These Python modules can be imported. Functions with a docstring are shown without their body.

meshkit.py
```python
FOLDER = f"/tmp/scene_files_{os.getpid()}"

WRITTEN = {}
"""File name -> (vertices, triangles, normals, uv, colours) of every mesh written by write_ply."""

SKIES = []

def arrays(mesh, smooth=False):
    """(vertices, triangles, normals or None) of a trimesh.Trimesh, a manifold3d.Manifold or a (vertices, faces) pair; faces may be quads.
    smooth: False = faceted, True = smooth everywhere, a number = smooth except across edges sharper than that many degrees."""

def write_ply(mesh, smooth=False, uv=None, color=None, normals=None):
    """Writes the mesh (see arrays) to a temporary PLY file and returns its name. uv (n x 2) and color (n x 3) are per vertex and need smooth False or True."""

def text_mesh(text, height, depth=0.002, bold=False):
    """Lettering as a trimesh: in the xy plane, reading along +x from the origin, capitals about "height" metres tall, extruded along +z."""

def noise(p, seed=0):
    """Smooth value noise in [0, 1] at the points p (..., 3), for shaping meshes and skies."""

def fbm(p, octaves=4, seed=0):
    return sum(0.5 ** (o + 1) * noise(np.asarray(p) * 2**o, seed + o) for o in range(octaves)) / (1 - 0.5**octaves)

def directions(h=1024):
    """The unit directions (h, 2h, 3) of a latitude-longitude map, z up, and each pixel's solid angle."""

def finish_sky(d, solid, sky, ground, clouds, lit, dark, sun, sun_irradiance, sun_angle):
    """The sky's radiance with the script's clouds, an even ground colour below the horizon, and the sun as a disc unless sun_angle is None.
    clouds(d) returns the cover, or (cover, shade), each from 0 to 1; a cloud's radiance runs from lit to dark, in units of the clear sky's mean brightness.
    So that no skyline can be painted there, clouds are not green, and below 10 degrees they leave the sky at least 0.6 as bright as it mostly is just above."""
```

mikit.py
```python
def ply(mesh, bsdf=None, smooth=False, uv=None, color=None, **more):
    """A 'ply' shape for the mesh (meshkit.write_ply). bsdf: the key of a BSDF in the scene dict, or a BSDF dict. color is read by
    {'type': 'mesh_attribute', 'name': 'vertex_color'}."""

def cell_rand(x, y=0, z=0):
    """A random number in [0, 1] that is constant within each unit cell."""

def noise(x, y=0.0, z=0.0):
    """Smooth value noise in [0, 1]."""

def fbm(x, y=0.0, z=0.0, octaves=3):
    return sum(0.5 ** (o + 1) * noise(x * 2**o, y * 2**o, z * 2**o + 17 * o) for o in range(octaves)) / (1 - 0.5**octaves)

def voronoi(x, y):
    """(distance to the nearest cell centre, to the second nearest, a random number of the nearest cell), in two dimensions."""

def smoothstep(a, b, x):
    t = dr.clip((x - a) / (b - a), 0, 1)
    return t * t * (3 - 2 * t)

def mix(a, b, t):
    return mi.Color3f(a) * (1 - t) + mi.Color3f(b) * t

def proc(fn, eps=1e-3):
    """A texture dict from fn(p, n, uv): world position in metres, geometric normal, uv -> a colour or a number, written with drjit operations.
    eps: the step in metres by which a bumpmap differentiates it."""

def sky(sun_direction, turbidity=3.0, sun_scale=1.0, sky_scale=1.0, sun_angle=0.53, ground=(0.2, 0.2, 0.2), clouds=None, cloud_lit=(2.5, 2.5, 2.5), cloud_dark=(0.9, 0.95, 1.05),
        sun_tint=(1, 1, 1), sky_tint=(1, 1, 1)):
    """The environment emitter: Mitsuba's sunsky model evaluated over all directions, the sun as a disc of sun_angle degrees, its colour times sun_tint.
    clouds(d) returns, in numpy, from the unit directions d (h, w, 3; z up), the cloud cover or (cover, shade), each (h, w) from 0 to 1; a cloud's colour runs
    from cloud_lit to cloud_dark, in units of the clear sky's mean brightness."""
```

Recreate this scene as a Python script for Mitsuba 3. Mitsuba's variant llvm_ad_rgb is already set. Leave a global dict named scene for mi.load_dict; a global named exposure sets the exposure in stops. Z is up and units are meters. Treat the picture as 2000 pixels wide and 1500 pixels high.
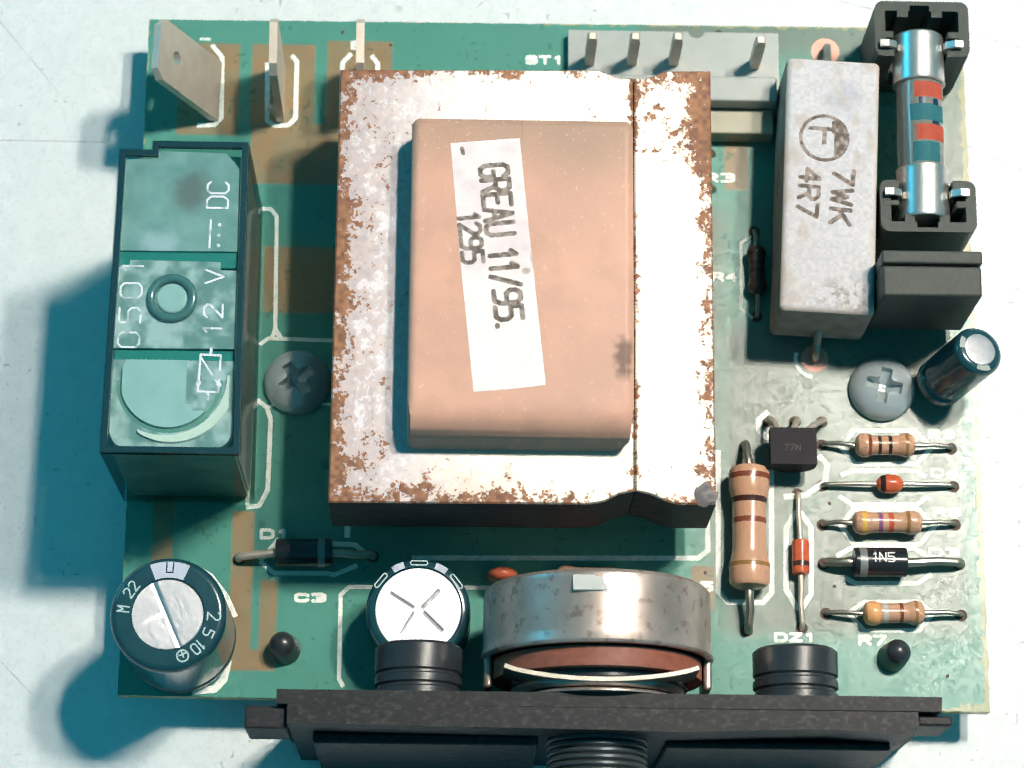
import math
import numpy as np
import trimesh
import manifold3d as m3
import drjit as dr
import mitsuba as mi
import mikit
import meshkit
from mikit import noise, fbm, smoothstep, mix, voronoi
from shapely import affinity
from shapely.geometry import Polygon, LineString, Point, box as sbox
from shapely.ops import unary_union

# ---------------------------------------------------------------- camera, light, exposure (all lengths below in millimetres, scaled by S)
S = 0.001
T = mi.ScalarTransform4f
scene, labels = {}, {}
exposure = 0.0

CAM = np.array([33.513, -42.116, 260.284])
RIGHT = np.array([0.99973, 0.00866, 0.02175])
UP = np.array([-0.01433, 0.96112, 0.27575])
BACK = np.array([-0.01852, -0.27598, 0.96098])
scene['camera'] = {
    'type': 'thinlens', 'fov': 2 * math.degrees(math.atan(1000 / 5200)), 'fov_axis': 'x',
    'aperture_radius': 0.0010, 'focus_distance': 0.258, 'near_clip': 0.02, 'far_clip': 30.0,
    'to_world': T().look_at(origin=(CAM * S).tolist(), target=((CAM - BACK * 200) * S).tolist(), up=UP.tolist()),
}
# twin-tube desk lamp above the right of the board, a bluish window to the left, dim room light
LAMP_POWER = 540.0
scene['room_light'] = {'type': 'constant', 'radiance': {'type': 'rgb', 'value': [0.020, 0.195, 0.262]}}


# ---------------------------------------------------------------- mesh helpers
def add(key, mesh, bsdf, smooth=35, label=None, kind=None, **more):
    """ONE entry of the scene from a mesh in millimetres; a taken key gets the next number."""
    k, n = key, 0
    while k in scene:
        n += 1
        k = f'{key}_{n:03d}'
    if isinstance(mesh, (list, tuple)):
        mesh = trimesh.util.concatenate([as_tm(m) for m in mesh])
    mesh = as_tm(mesh).copy()
    mesh.apply_scale(S)
    scene[k] = mikit.ply(mesh, bsdf, smooth, **more)
    d = {}
    if label:
        d['label'] = label
    if kind:
        d['kind'] = kind
    if d:
        labels[k] = d
    return k


def as_tm(m):
    if hasattr(m, 'to_mesh'):
        q = m.to_mesh()
        return trimesh.Trimesh(q.vert_properties[:, :3], q.tri_verts, process=False)
    return m


def as_mf(t):
    t = t.copy()
    t.merge_vertices()
    return m3.Manifold(m3.Mesh(np.asarray(t.vertices, np.float32), np.asarray(t.faces, np.uint32)))


def ext(poly, z0, z1):
    gs = [g for g in getattr(poly, 'geoms', [poly]) if isinstance(g, Polygon) and g.area > 1e-6]
    out = []
    for g in gs:
        m = trimesh.creation.extrude_polygon(g, z1 - z0, engine='earcut')
        m.apply_translation([0, 0, z0])
        out.append(m)
    return trimesh.util.concatenate(out)


def rrect(x0, x1, y0, y1, r=0.0):
    if r <= 0:
        return sbox(x0, y0, x1, y1)
    return sbox(x0 + r, y0 + r, x1 - r, y1 - r).buffer(r, quad_segs=6)


def hull(*sets):
    return trimesh.convex.convex_hull(np.vstack(sets))


def ringz(poly, z):
    c = np.array(poly.exterior.coords)[:-1]
    return np.c_[c, np.full(len(c), z)]


def rbox(x0, x1, y0, y1, z0, z1, r=0.3, rc=None, bottom=False):
    """A box with rounded upright corners rc and a rounded top edge r (and bottom edge)."""
    p = rrect(x0, x1, y0, y1, rc if rc is not None else r)
    return rprism(p, z0, z1, r, bottom)


def rprism(p, z0, z1, r, bottom=False):
    """A convex outline as a prism with a rounded top edge."""
    sets = []
    for a in np.linspace(0, math.pi / 2, 5):
        q = p.buffer(-r * (1 - math.cos(a)) - 1e-6, join_style=1 if a else 2) if a else p
        if not q.is_empty:
            sets.append(ringz(q, z1 - r + r * math.sin(a)))
            if bottom:
                sets.append(ringz(q, z0 + r - r * math.sin(a)))
    if not bottom:
        sets.append(ringz(p, z0))
    return hull(*sets)


def frame_of(d):
    d = np.asarray(d, float) / np.linalg.norm(d)
    a = np.cross(d, [0, 0, 1.0] if abs(d[2]) < 0.9 else [1.0, 0, 0])
    a /= np.linalg.norm(a)
    return d, a, np.cross(d, a)


def lathe(profile, p, d, n=40, a0=0.0, a1=None):
    """Revolves (radius, distance along d) around the axis through p."""
    d, a, b = frame_of(d)
    full = a1 is None
    ang = np.linspace(a0, a0 + 2 * math.pi, n, endpoint=False) if full else np.linspace(a0, a1, n)
    pr = np.asarray(profile, float)
    v = np.array([p + d * s + r * (math.cos(t) * a + math.sin(t) * b) for t in ang for r, s in pr])
    m, f = len(pr), []
    for i in range(n if full else n - 1):
        j = (i + 1) % n
        for k in range(m - 1):
            f += [[i * m + k, j * m + k, j * m + k + 1], [i * m + k, j * m + k + 1, i * m + k + 1]]
    t = trimesh.Trimesh(v, np.array(f), process=False)
    t.merge_vertices()
    t.update_faces(t.nondegenerate_faces())
    if full and t.is_watertight and t.volume < 0:
        t.invert()
    return t


def tube(path, r, n=10, flat=1.0):
    p = np.asarray(path, float)
    tg = np.gradient(p, axis=0)
    tg /= np.linalg.norm(tg, axis=1, keepdims=True)
    _, a, b = frame_of(tg[0])
    rings = []
    for i in range(len(p)):
        a = a - tg[i] * np.dot(a, tg[i])
        a /= np.linalg.norm(a)
        b = np.cross(tg[i], a)
        for t in np.arange(n) * 2 * math.pi / n:
            rings.append(p[i] + r * (math.cos(t) * a + flat * math.sin(t) * b))
    f = []
    for i in range(len(p) - 1):
        for k in range(n):
            l = (k + 1) % n
            f += [[i * n + k, i * n + l, (i + 1) * n + l], [i * n + k, (i + 1) * n + l, (i + 1) * n + k]]
    c0, c1 = len(rings), len(rings) + 1
    rings += [p[0], p[-1]]
    e = (len(p) - 1) * n
    for k in range(n):
        l = (k + 1) % n
        f += [[c0, l, k], [c1, e + k, e + l]]
    return trimesh.Trimesh(np.array(rings), np.array(f), process=False)


def lead_path(body, hole, z, bend=0.55, down=-1.5, wob=0.0):
    """From the body end straight towards the hole, a round bend, down through the board."""
    b, h = np.array([*body, z], float), np.array([*hole, z], float)
    d = (h - b) / np.linalg.norm(h - b)
    side = np.array([-d[1], d[0], 0.0]) * 0.10 * math.sin(hole[0] * 12.9 + hole[1] * 7.3)
    zl = z * 0.62
    h = np.array([*hole, zl])
    m = b + (np.array([*hole, z]) - d * bend - b)
    pts = [b, b + (m - b) * 0.25, b + (m - b) * 0.62 + side + [0, 0, -(z - zl) * 0.35], [m[0], m[1], zl + (z - zl) * 0.12]]
    for a in np.linspace(0.25, 1, 5) * math.pi / 2:
        pts.append(h - d * bend + d * bend * math.sin(a) + np.array([0, 0, -bend * (1 - math.cos(a))]))
    pts.append([h[0], h[1], down])
    return pts


# ---------------------------------------------------------------- lettering: one stroke font for print and silkscreen
GLYPHS = {
    '0': [[(1, 0), (3, 0), (4, 1), (4, 5), (3, 6), (1, 6), (0, 5), (0, 1), (1, 0)]],
    '1': [[(0.8, 4.8), (2, 6), (2, 0)]],
    '2': [[(0, 5), (1, 6), (3, 6), (4, 5), (4, 4), (0, 0), (4, 0)]],
    '3': [[(0, 6), (3, 6), (4, 5), (4, 4), (3, 3.1), (1.5, 3.1)], [(3, 3.1), (4, 2), (4, 1), (3, 0), (0, 0)]],
    '4': [[(3, 0), (3, 6), (0, 2), (4, 2)]],
    '5': [[(4, 6), (0, 6), (0, 3.5), (3, 3.5), (4, 2.6), (4, 1), (3, 0), (0, 0)]],
    '6': [[(4, 6), (1.2, 6), (0, 4.5), (0, 1), (1, 0), (3, 0), (4, 1), (4, 2.4), (3, 3.3), (0, 3.2)]],
    '7': [[(0, 6), (4, 6), (1.3, 0)]],
    '8': [[(1, 3.1), (0.2, 4), (0.2, 5.2), (1, 6), (3, 6), (3.8, 5.2), (3.8, 4), (3, 3.1), (1, 3.1), (0, 2.2), (0, 0.9), (1, 0), (3, 0), (4, 0.9), (4, 2.2), (3, 3.1)]],
    '9': [[(0, 0), (3, 0), (4, 1.4), (4, 5), (3, 6), (1, 6), (0, 5), (0, 3.7), (1, 2.8), (4, 2.8)]],
    'A': [[(0, 0), (2, 6), (4, 0)], [(0.8, 2.1), (3.2, 2.1)]],
    'C': [[(4, 5), (3, 6), (1, 6), (0, 5), (0, 1), (1, 0), (3, 0), (4, 1)]],
    'D': [[(0, 0), (0, 6), (2.8, 6), (4, 4.8), (4, 1.2), (2.8, 0), (0, 0)]],
    'E': [[(4, 6), (0, 6), (0, 0), (4, 0)], [(0, 3.1), (3, 3.1)]],
    'F': [[(4, 6), (0, 6), (0, 0)], [(0, 3.1), (3, 3.1)]],
    'G': [[(4, 5), (3, 6), (1, 6), (0, 5), (0, 1), (1, 0), (3, 0), (4, 1), (4, 2.8), (2.2, 2.8)]],
    'K': [[(0, 0), (0, 6)], [(4, 6), (0, 2.4)], [(1.4, 3.6), (4, 0)]],
    'M': [[(0, 0), (0, 6), (2, 3), (4, 6), (4, 0)]],
    'N': [[(0, 0), (0, 6), (4, 0), (4, 6)]],
    'R': [[(0, 0), (0, 6), (3, 6), (4, 5), (4, 4), (3, 3), (0, 3)], [(2.2, 3), (4, 0)]],
    'S': [[(4, 5.2), (3.2, 6), (0.8, 6), (0, 5.2), (0, 3.9), (0.8, 3.1), (3.2, 3.1), (4, 2.3), (4, 0.8), (3.2, 0), (0.8, 0), (0, 0.8)]],
    'T': [[(0, 6), (4, 6)], [(2, 6), (2, 0)]],
    'U': [[(0, 6), (0, 1), (1, 0), (3, 0), (4, 1), (4, 6)]],
    'V': [[(0, 6), (2, 0), (4, 6)]],
    'W': [[(0, 6), (1, 0), (2, 4.6), (3, 0), (4, 6)]],
    'Z': [[(0, 6), (4, 6), (0, 0), (4, 0)]],
    '/': [[(0.4, -0.3), (3.6, 6.3)]],
    '.': [[(0.6, 0.1), (0.9, 0.1)]],
    '+': [[(0.4, 3), (3.6, 3)], [(2, 1.4), (2, 4.6)]],
}
NARROW = {'1': 3.0, '.': 2.4}


def lettering(text, h, w, stroke, gap=0.45):
    """Text as a shapely shape reading along +x from the origin; h = capital height, w = letter width."""
    out, x = [], 0.0
    for ch in text:
        if ch != ' ':
            for line in GLYPHS[ch]:
                ln = LineString([(x + px / 4 * w, py / 6 * h) for px, py in line])
                out.append(ln.buffer(stroke / 2, quad_segs=4))
        x += w * (NARROW.get(ch, 4.0) / 4) + gap * (w if gap < 1 else 1)
    return unary_union(out)


def place(g, x, y, deg=0.0):
    return affinity.translate(affinity.rotate(g, deg, origin=(0, 0)), x, y)


def stroke(pts, w, closed=False):
    pts = list(pts) + ([pts[0]] if closed else [])
    return LineString(pts).buffer(w / 2, quad_segs=3, cap_style=2, join_style=1)


# ---------------------------------------------------------------- materials
def rgb(*c):
    return {'type': 'rgb', 'value': list(c)}


def pri(key, color, rough=0.5, metal=0.0, spec=0.5, bump=None, bscale=1e-5, eps=5e-5, **more):
    c = mikit.proc(color, eps=eps) if callable(color) else rgb(*color)
    r = mikit.proc(rough, eps=eps) if callable(rough) else rough
    b = {'type': 'principled', 'base_color': c, 'roughness': r, 'metallic': metal, 'specular': spec, **more}
    if bump is not None:
        b = {'type': 'bumpmap', 'scale': bscale, 'nested_texture': mikit.proc(bump, eps=eps), 'bsdf': b}
    scene[key] = {'type': 'twosided', 'bsdf': b}


def plastic(key, color, alpha, bump=None, bscale=1e-5, eps=5e-5, ior=1.5, gloss=1.0):
    b = {'type': 'roughplastic', 'distribution': 'beckmann', 'alpha': alpha, 'int_ior': ior, 'nonlinear': False, 'specular_reflectance': mikit.proc(gloss) if callable(gloss) else gloss,
         'diffuse_reflectance': mikit.proc(color, eps=eps) if callable(color) else rgb(*color)}
    if bump is not None:
        b = {'type': 'bumpmap', 'scale': bscale, 'nested_texture': mikit.proc(bump, eps=eps), 'bsdf': b}
    scene[key] = {'type': 'twosided', 'bsdf': b}


def mmof(p):
    return p.x * 1000, p.y * 1000, p.z * 1000


def inrect(x, y, r, soft=0.25):
    x0, x1, y0, y1 = r
    return (smoothstep(x0 - soft, x0 + soft, x) * (1 - smoothstep(x1 - soft, x1 + soft, x))
            * smoothstep(y0 - soft, y0 + soft, y) * (1 - smoothstep(y1 - soft, y1 + soft, y)))


COPPER_UNDER = [(3.3, 9.6, 59.2, 69.5), (10.9, 17.5, 60.2, 69.5), (18.8, 25.6, 58.0, 70.0), (11.1, 30.0, 53.9, 60.6),
                (12.9, 24.0, 39.9, 47.0), (10.7, 12.9, 3.8, 19.0), (13.7, 15.4, 3.4, 12.0), (10.7, 15.4, 2.9, 5.0), (2.8, 4.8, 13.0, 22.0),
                (43.0, 66.0, 61.0, 62.6), (60.5, 63.0, 54.0, 62.0), (56.6, 59.0, 9.5, 14.0)]
GROUND_UNDER = [(59.5, 84.5, 7.0, 39.0), (79.5, 86.5, 44.0, 67.0), (52.0, 77.0, 69.3, 73.0), (58.0, 60.5, 14.0, 52.0)]
BOARD_QUAD = [(-0.12, 72.1), (86.0, 72.62), (86.0, -0.34), (0.1, 0.3)]


def board_color(p, n, uv):
    x, y, z = mmof(p)
    c = mix((0.078, 0.252, 0.202), (0.098, 0.295, 0.236), fbm(x * 0.12, y * 0.12, 3.0))
    k = mi.Float(0)
    for r in COPPER_UNDER:
        k = dr.maximum(k, inrect(x, y, r))
    c = mix(c, (0.34, 0.185, 0.09), k * (0.62 + 0.22 * noise(x * 0.7, y * 0.7)))
    g = mi.Float(0)
    for r in GROUND_UNDER:
        g = dr.maximum(g, inrect(x, y, r, 1.6))
    c = mix(c, (0.165, 0.190, 0.160), g * (0.72 + 0.25 * noise(x * 0.35, y * 0.35, 3.0)))
    speck = smoothstep(0.80, 0.86, noise(x * 2.3, y * 2.3, 5.0)) * smoothstep(0.55, 0.7, noise(x * 0.5, y * 0.5, 9.0))
    c = mix(c, (0.05, 0.14, 0.11), speck * 0.5)
    # raw sawn edges: ochre glass fibre with chipped mask along the border
    e = dr.minimum(dr.minimum(x + 0.1, 86.0 - x), dr.minimum(y + 0.1, 72.4 - y))
    rag = 0.42 * (86.0 - x < 3) + 0.10
    chip = 1 - smoothstep(rag * 0.7, rag * 1.3, e + 0.5 * (noise(x * 1.7, y * 1.7, 2.0) - 0.5))
    c = mix(c, (0.36, 0.33, 0.16), chip * 0.75)
    return mix(c, (0.38, 0.34, 0.17), dr.select(dr.abs(n.z) < 0.5, mi.Float(1), mi.Float(0)))


def board_bump(p, n, uv):
    x, y, z = mmof(p)
    return 0.7 * noise(x * 6.2, y * 6.2, 2.0) + 0.4 * noise(x * 11, y * 11, 4.0)


def board_gloss(p, n, uv):
    x, y, z = mmof(p)
    a = 0.4 * noise(x * 3.4, y * 3.4, 1.0) + 0.4 * noise(x * 6.5, y * 6.5, 6.0) + 0.2 * noise(x * 0.6, y * 0.6, 2.0)
    return 0.50 + 0.50 * smoothstep(0.36, 0.64, a)


plastic('mat_board', board_color, 0.086, board_bump, 0.0022e-3, 4e-5, 1.44, board_gloss)


def table_color(p, n, uv):
    x, y, z = mmof(p)
    c = mix((0.64, 0.69, 0.70), (0.71, 0.75, 0.76), fbm(x * 0.8, y * 0.8, 1.0))
    c = mix(c, (0.62, 0.66, 0.67), smoothstep(0.62, 0.8, noise(x * 3.1, y * 3.1, 2.0)) * 0.6)
    k = mi.Float(0)
    for (x0, y0, x1, y1, w) in [(-40, 60.8, -4.6, 60.7, 0.07), (60, 82.0, 79.5, 77.1, 0.08), (87.0, 75.2, 110, 69.0, 0.09), (86.8, 62.1, 104, 54.2, 0.09),
                                (-20, 78, -10, 66, 0.05), (88, 22, 99, 29, 0.05), (-14, 6, -9, 1, 0.05), (40, 82, 34, 76.6, 0.05)]:
        d = np.array([x1 - x0, y1 - y0])
        l = float(np.hypot(*d))
        s = ((x - x0) * d[0] + (y - y0) * d[1]) / l
        o = dr.abs(-(x - x0) * d[1] + (y - y0) * d[0]) / l + 0.05 * (noise(s * 0.7, w * 900) - 0.5)
        k = dr.maximum(k, (1 - smoothstep(w * 0.5, w * 1.3, o)) * smoothstep(0, 1, s) * (1 - smoothstep(l - 1, l, s)) * (0.25 + 0.75 * noise(s * 1.2, w * 77)))
    speck = smoothstep(0.90, 0.95, noise(x * 1.9, y * 1.9, 12.0)) * smoothstep(0.4, 0.6, noise(x * 0.15, y * 0.15, 4.0))
    c = mix(c, (0.30, 0.31, 0.33), speck * 0.6)
    return mix(c, (0.22, 0.22, 0.27), k * 0.7)


def table_bump(p, n, uv):
    x, y, z = mmof(p)
    return noise(x * 2.6, y * 2.6, 1.0) + 0.5 * noise(x * 6.0, y * 6.0, 3.0)


plastic('mat_table', table_color, 0.14, table_bump, 0.010e-3, 5e-5, 1.30)


def rust_k(x, y, z):
    """How much rust: heavy along the rim of the core, scattered blots further in."""
    ex = dr.minimum(x - 21.0, 57.6 - x)
    ey = dr.minimum(y - 16.2, 60.6 - y)
    e = dr.minimum(ex, ey)
    rim = 1 - smoothstep(0.1, 2.6, e)
    left = dr.maximum(1 - smoothstep(22, 34, x), 0.7 * (1 - smoothstep(17, 23, y)) * (1 - smoothstep(34, 46, x)))
    a = fbm(x * 0.5, y * 0.5, 2.0) * 0.40 + fbm(x * 2.0, y * 2.0, 8.0) * 0.34 + fbm(x * 5.0, y * 5.0, 5.0) * 0.26
    seam = 1 - smoothstep(0.15, 0.75, dr.abs(x - 49.95) + 0.4 * (noise(y * 1.3, 3.0) - 0.5))
    corner = 1 - smoothstep(2.5, 9.5, dr.hypot(x - 56.2, (y - 57.5) * 0.8))
    t = 0.695 - 0.205 * rim - 0.125 * left - 0.20 * corner - 0.19 * seam - 0.05 * (1 - smoothstep(17, 22.5, y)) - 0.05 * (1 - smoothstep(0.0, 5.0, 57.6 - x))
    fine = (1 - smoothstep(0.06, 0.16, dr.abs(a - t + 0.05))) * left * 0.35
    return dr.maximum(smoothstep(t - 0.02, t + 0.10, a), fine)


def core_color(p, n, uv):
    x, y, z = mmof(p)
    k = rust_k(x, y, z)
    rust = mix((0.17, 0.072, 0.045), (0.34, 0.155, 0.075), noise(x * 2.3, y * 2.3, 4.0))
    steel = mix(mix((0.46, 0.44, 0.49), (0.62, 0.59, 0.60), fbm(x * 1.6, y * 1.6, 6.0)), (0.66, 0.61, 0.53), smoothstep(26, 44, x + 4 * noise(x * 0.3, y * 0.3, 1.0)))  # bluish reflection on the left, warm light on the right, painted in
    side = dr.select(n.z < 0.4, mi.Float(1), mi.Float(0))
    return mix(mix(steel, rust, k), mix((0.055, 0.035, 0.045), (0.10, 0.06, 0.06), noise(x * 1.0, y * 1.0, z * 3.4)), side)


def core_metal(p, n, uv):
    x, y, z = mmof(p)
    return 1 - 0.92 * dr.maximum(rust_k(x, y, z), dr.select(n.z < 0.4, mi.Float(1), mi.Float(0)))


def core_bump(p, n, uv):
    x, y, z = mmof(p)
    return 0.7 * rust_k(x, y, z) + 0.7 * noise(x * 3.0, y * 3.0, 1.0) + dr.select(n.z < 0.4, 1.5 * dr.abs(dr.sin(z * 6.28 / 0.5)), mi.Float(0))


scene['mat_core'] = {'type': 'twosided', 'bsdf': {'type': 'bumpmap', 'scale': 0.022e-3, 'nested_texture': mikit.proc(core_bump, eps=5e-5), 'bsdf': {
    'type': 'principled', 'base_color': mikit.proc(core_color), 'metallic': mikit.proc(core_metal), 'roughness': 0.54, 'specular': 0.3}}}


def bobbin_color(p, n, uv):
    x, y, z = mmof(p)
    c = mix((0.52, 0.295, 0.228), (0.69, 0.365, 0.262), fbm(x * 0.16, y * 0.16, 2.0))
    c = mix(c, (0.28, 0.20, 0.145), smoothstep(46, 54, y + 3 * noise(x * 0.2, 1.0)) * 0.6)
    c = mix(c, (0.72, 0.50, 0.38), smoothstep(0.86, 0.95, noise(x * 4.4, y * 4.4, 3.0)) * 0.45)
    c = mix(c, (0.26, 0.15, 0.11), (1 - smoothstep(0.03, 0.09, dr.abs(x - 38.9))) * smoothstep(50.6, 51.2, y) * 0.4)
    c = mix(c, (0.50, 0.28, 0.205), smoothstep(0.45, 0.85, fbm(x * 0.45, y * 0.45, 8.0)) * 0.4)
    st = 1 - smoothstep(0.3, 1.3, dr.hypot(x - 48.6, (y - 29.4) * 0.5) + 0.6 * (noise(x * 2, y * 2) - 0.5))
    return mix(c, (0.10, 0.05, 0.04), st * 0.8)


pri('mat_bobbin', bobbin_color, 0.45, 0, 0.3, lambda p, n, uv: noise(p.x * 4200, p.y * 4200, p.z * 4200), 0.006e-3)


def paper_color(p, n, uv):
    x, y, z = mmof(p)
    c = mix((0.68, 0.56, 0.58), (0.84, 0.76, 0.75), fbm(x * 0.8, y * 0.8, 4.0))
    c = mix(c, (0.42, 0.30, 0.25), smoothstep(0.62, 0.8, noise(x * 1.3, y * 1.3, 6.0)) * (1 - smoothstep(0.3, 2.6, dr.hypot(x - 39.8, (y - 38.0)))) * 0.9)
    return mix(c, (0.82, 0.79, 0.74), smoothstep(38.5, 36.5, y + 0.5 * noise(x * 2, y * 2)) * 0.7)


pri('mat_paper', paper_color, 0.75, 0, 0.3)


def ink_color(p, n, uv):
    x, y, z = mmof(p)
    return mix((0.13, 0.10, 0.085), (0.36, 0.29, 0.26), smoothstep(0.3, 0.75, fbm(x * 2.2, y * 2.2, 3.0)))


pri('mat_ink', ink_color, 0.8, 0, 0.2)
pri('mat_silk', lambda p, n, uv: mix((0.80, 0.82, 0.76), (0.62, 0.68, 0.62), smoothstep(0.55, 0.85, noise(p.x * 2300, p.y * 2300, 2.0))), 0.5, 0, 0.4)


def ceramic_color(p, n, uv):
    x, y, z = mmof(p)
    c = mix((0.46, 0.44, 0.47), (0.64, 0.60, 0.61), fbm(x * 3.2, y * 3.2, z * 3.2))
    c = mix(c, (0.44, 0.36, 0.30), smoothstep(0.50, 0.78, fbm(x * 0.7, y * 0.5, 11.0)) * 0.5)
    stain = smoothstep(0.38, 0.74, fbm(x * 2.2, y * 2.2, 3.0)) * (1 - smoothstep(1.0, 3.6, dr.hypot((x - 71.4) * 0.8, (y - 39.3) * 1.3)))
    c = mix(c, (0.24, 0.20, 0.17), stain * 0.75)
    blue = (1 - smoothstep(0.8, 2.6, dr.hypot(x - 71.8, y - 60.2))) * noise(x, y, 9.0)
    c = mix(c, (0.36, 0.37, 0.45), blue * 0.7)
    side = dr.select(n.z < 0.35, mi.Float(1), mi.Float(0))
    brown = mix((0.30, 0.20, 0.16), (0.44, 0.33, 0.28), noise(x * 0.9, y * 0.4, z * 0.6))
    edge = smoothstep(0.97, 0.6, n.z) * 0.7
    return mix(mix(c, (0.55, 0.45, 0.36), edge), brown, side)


pri('mat_ceramic', ceramic_color, 0.7, 0, 0.35, lambda p, n, uv: noise(p.x * 3600, p.y * 3600, p.z * 3600), 0.016e-3)


def black_color(p, n, uv):
    x, y, z = mmof(p)
    c = mix((0.014, 0.014, 0.017), (0.026, 0.025, 0.028), fbm(x * 1.4, y * 1.4, z * 1.4))
    return mix(c, (0.10, 0.10, 0.09), smoothstep(0.45, 0.95, fbm(x * 2.3, y * 3.9, z * 3.9)) * 0.4)


pri('mat_black_plastic', black_color, 0.48, 0, 0.2, lambda p, n, uv: noise(p.x * 3000, p.y * 3000, p.z * 3000), 0.012e-3)
pri('mat_holder', lambda p, n, uv: mix((0.040, 0.052, 0.047), (0.062, 0.070, 0.060), fbm(p.x * 1500, p.y * 1500, p.z * 1500)), 0.5, 0, 0.2)
pri('mat_rectifier', lambda p, n, uv: mix((0.042, 0.050, 0.047), (0.062, 0.068, 0.060), fbm(p.x * 2500, p.y * 2500, p.z * 2500)), 0.5, 0, 0.2)
pri('mat_rubber', (0.022, 0.026, 0.030), 0.32, 0, 0.6)
pri('mat_epoxy', (0.012, 0.010, 0.015), 0.5, 0, 0.12)
pri('mat_sleeve', lambda p, n, uv: mix((0.006, 0.040, 0.055), (0.010, 0.055, 0.068), noise(p.x * 900, p.y * 900, p.z * 900)), 0.16, 0, 0.6, clearcoat=0.6, clearcoat_gloss=0.9)
pri('mat_sleeve_print', (0.50, 0.52, 0.62), 0.3, 0, 0.5)
pri('mat_sleeve_text', (0.42, 0.52, 0.52), 0.3, 0, 0.5)


def alu_color(p, n, uv):
    x, y, z = mmof(p)
    return mix((0.64, 0.61, 0.63), (0.76, 0.73, 0.74), fbm(x * 3.0, y * 3.0, 1.0))


pri('mat_aluminium', alu_color, 0.42, 1.0, 0.5, lambda p, n, uv: noise(p.x * 2400, p.y * 2400, 1.0) + 0.6 * noise(p.x * 6400, p.y * 6400, 3.0), 0.010e-3)
pri('mat_tin', lambda p, n, uv: mix((0.34, 0.30, 0.25), (0.46, 0.42, 0.36), noise(p.x * 900, p.y * 900, p.z * 900)), 0.36, 0.85, 0.5)
pri('mat_dull_tin', lambda p, n, uv: mix((0.50, 0.43, 0.36), (0.62, 0.54, 0.46), fbm(p.x * 600, p.y * 600, p.z * 600)), 0.50, 0.55, 0.5)
pri('mat_nickel', lambda p, n, uv: mix((0.66, 0.62, 0.57), (0.74, 0.70, 0.66), noise(p.x * 700, p.y * 300, p.z * 700)), 0.33, 0.9, 0.5)


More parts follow.
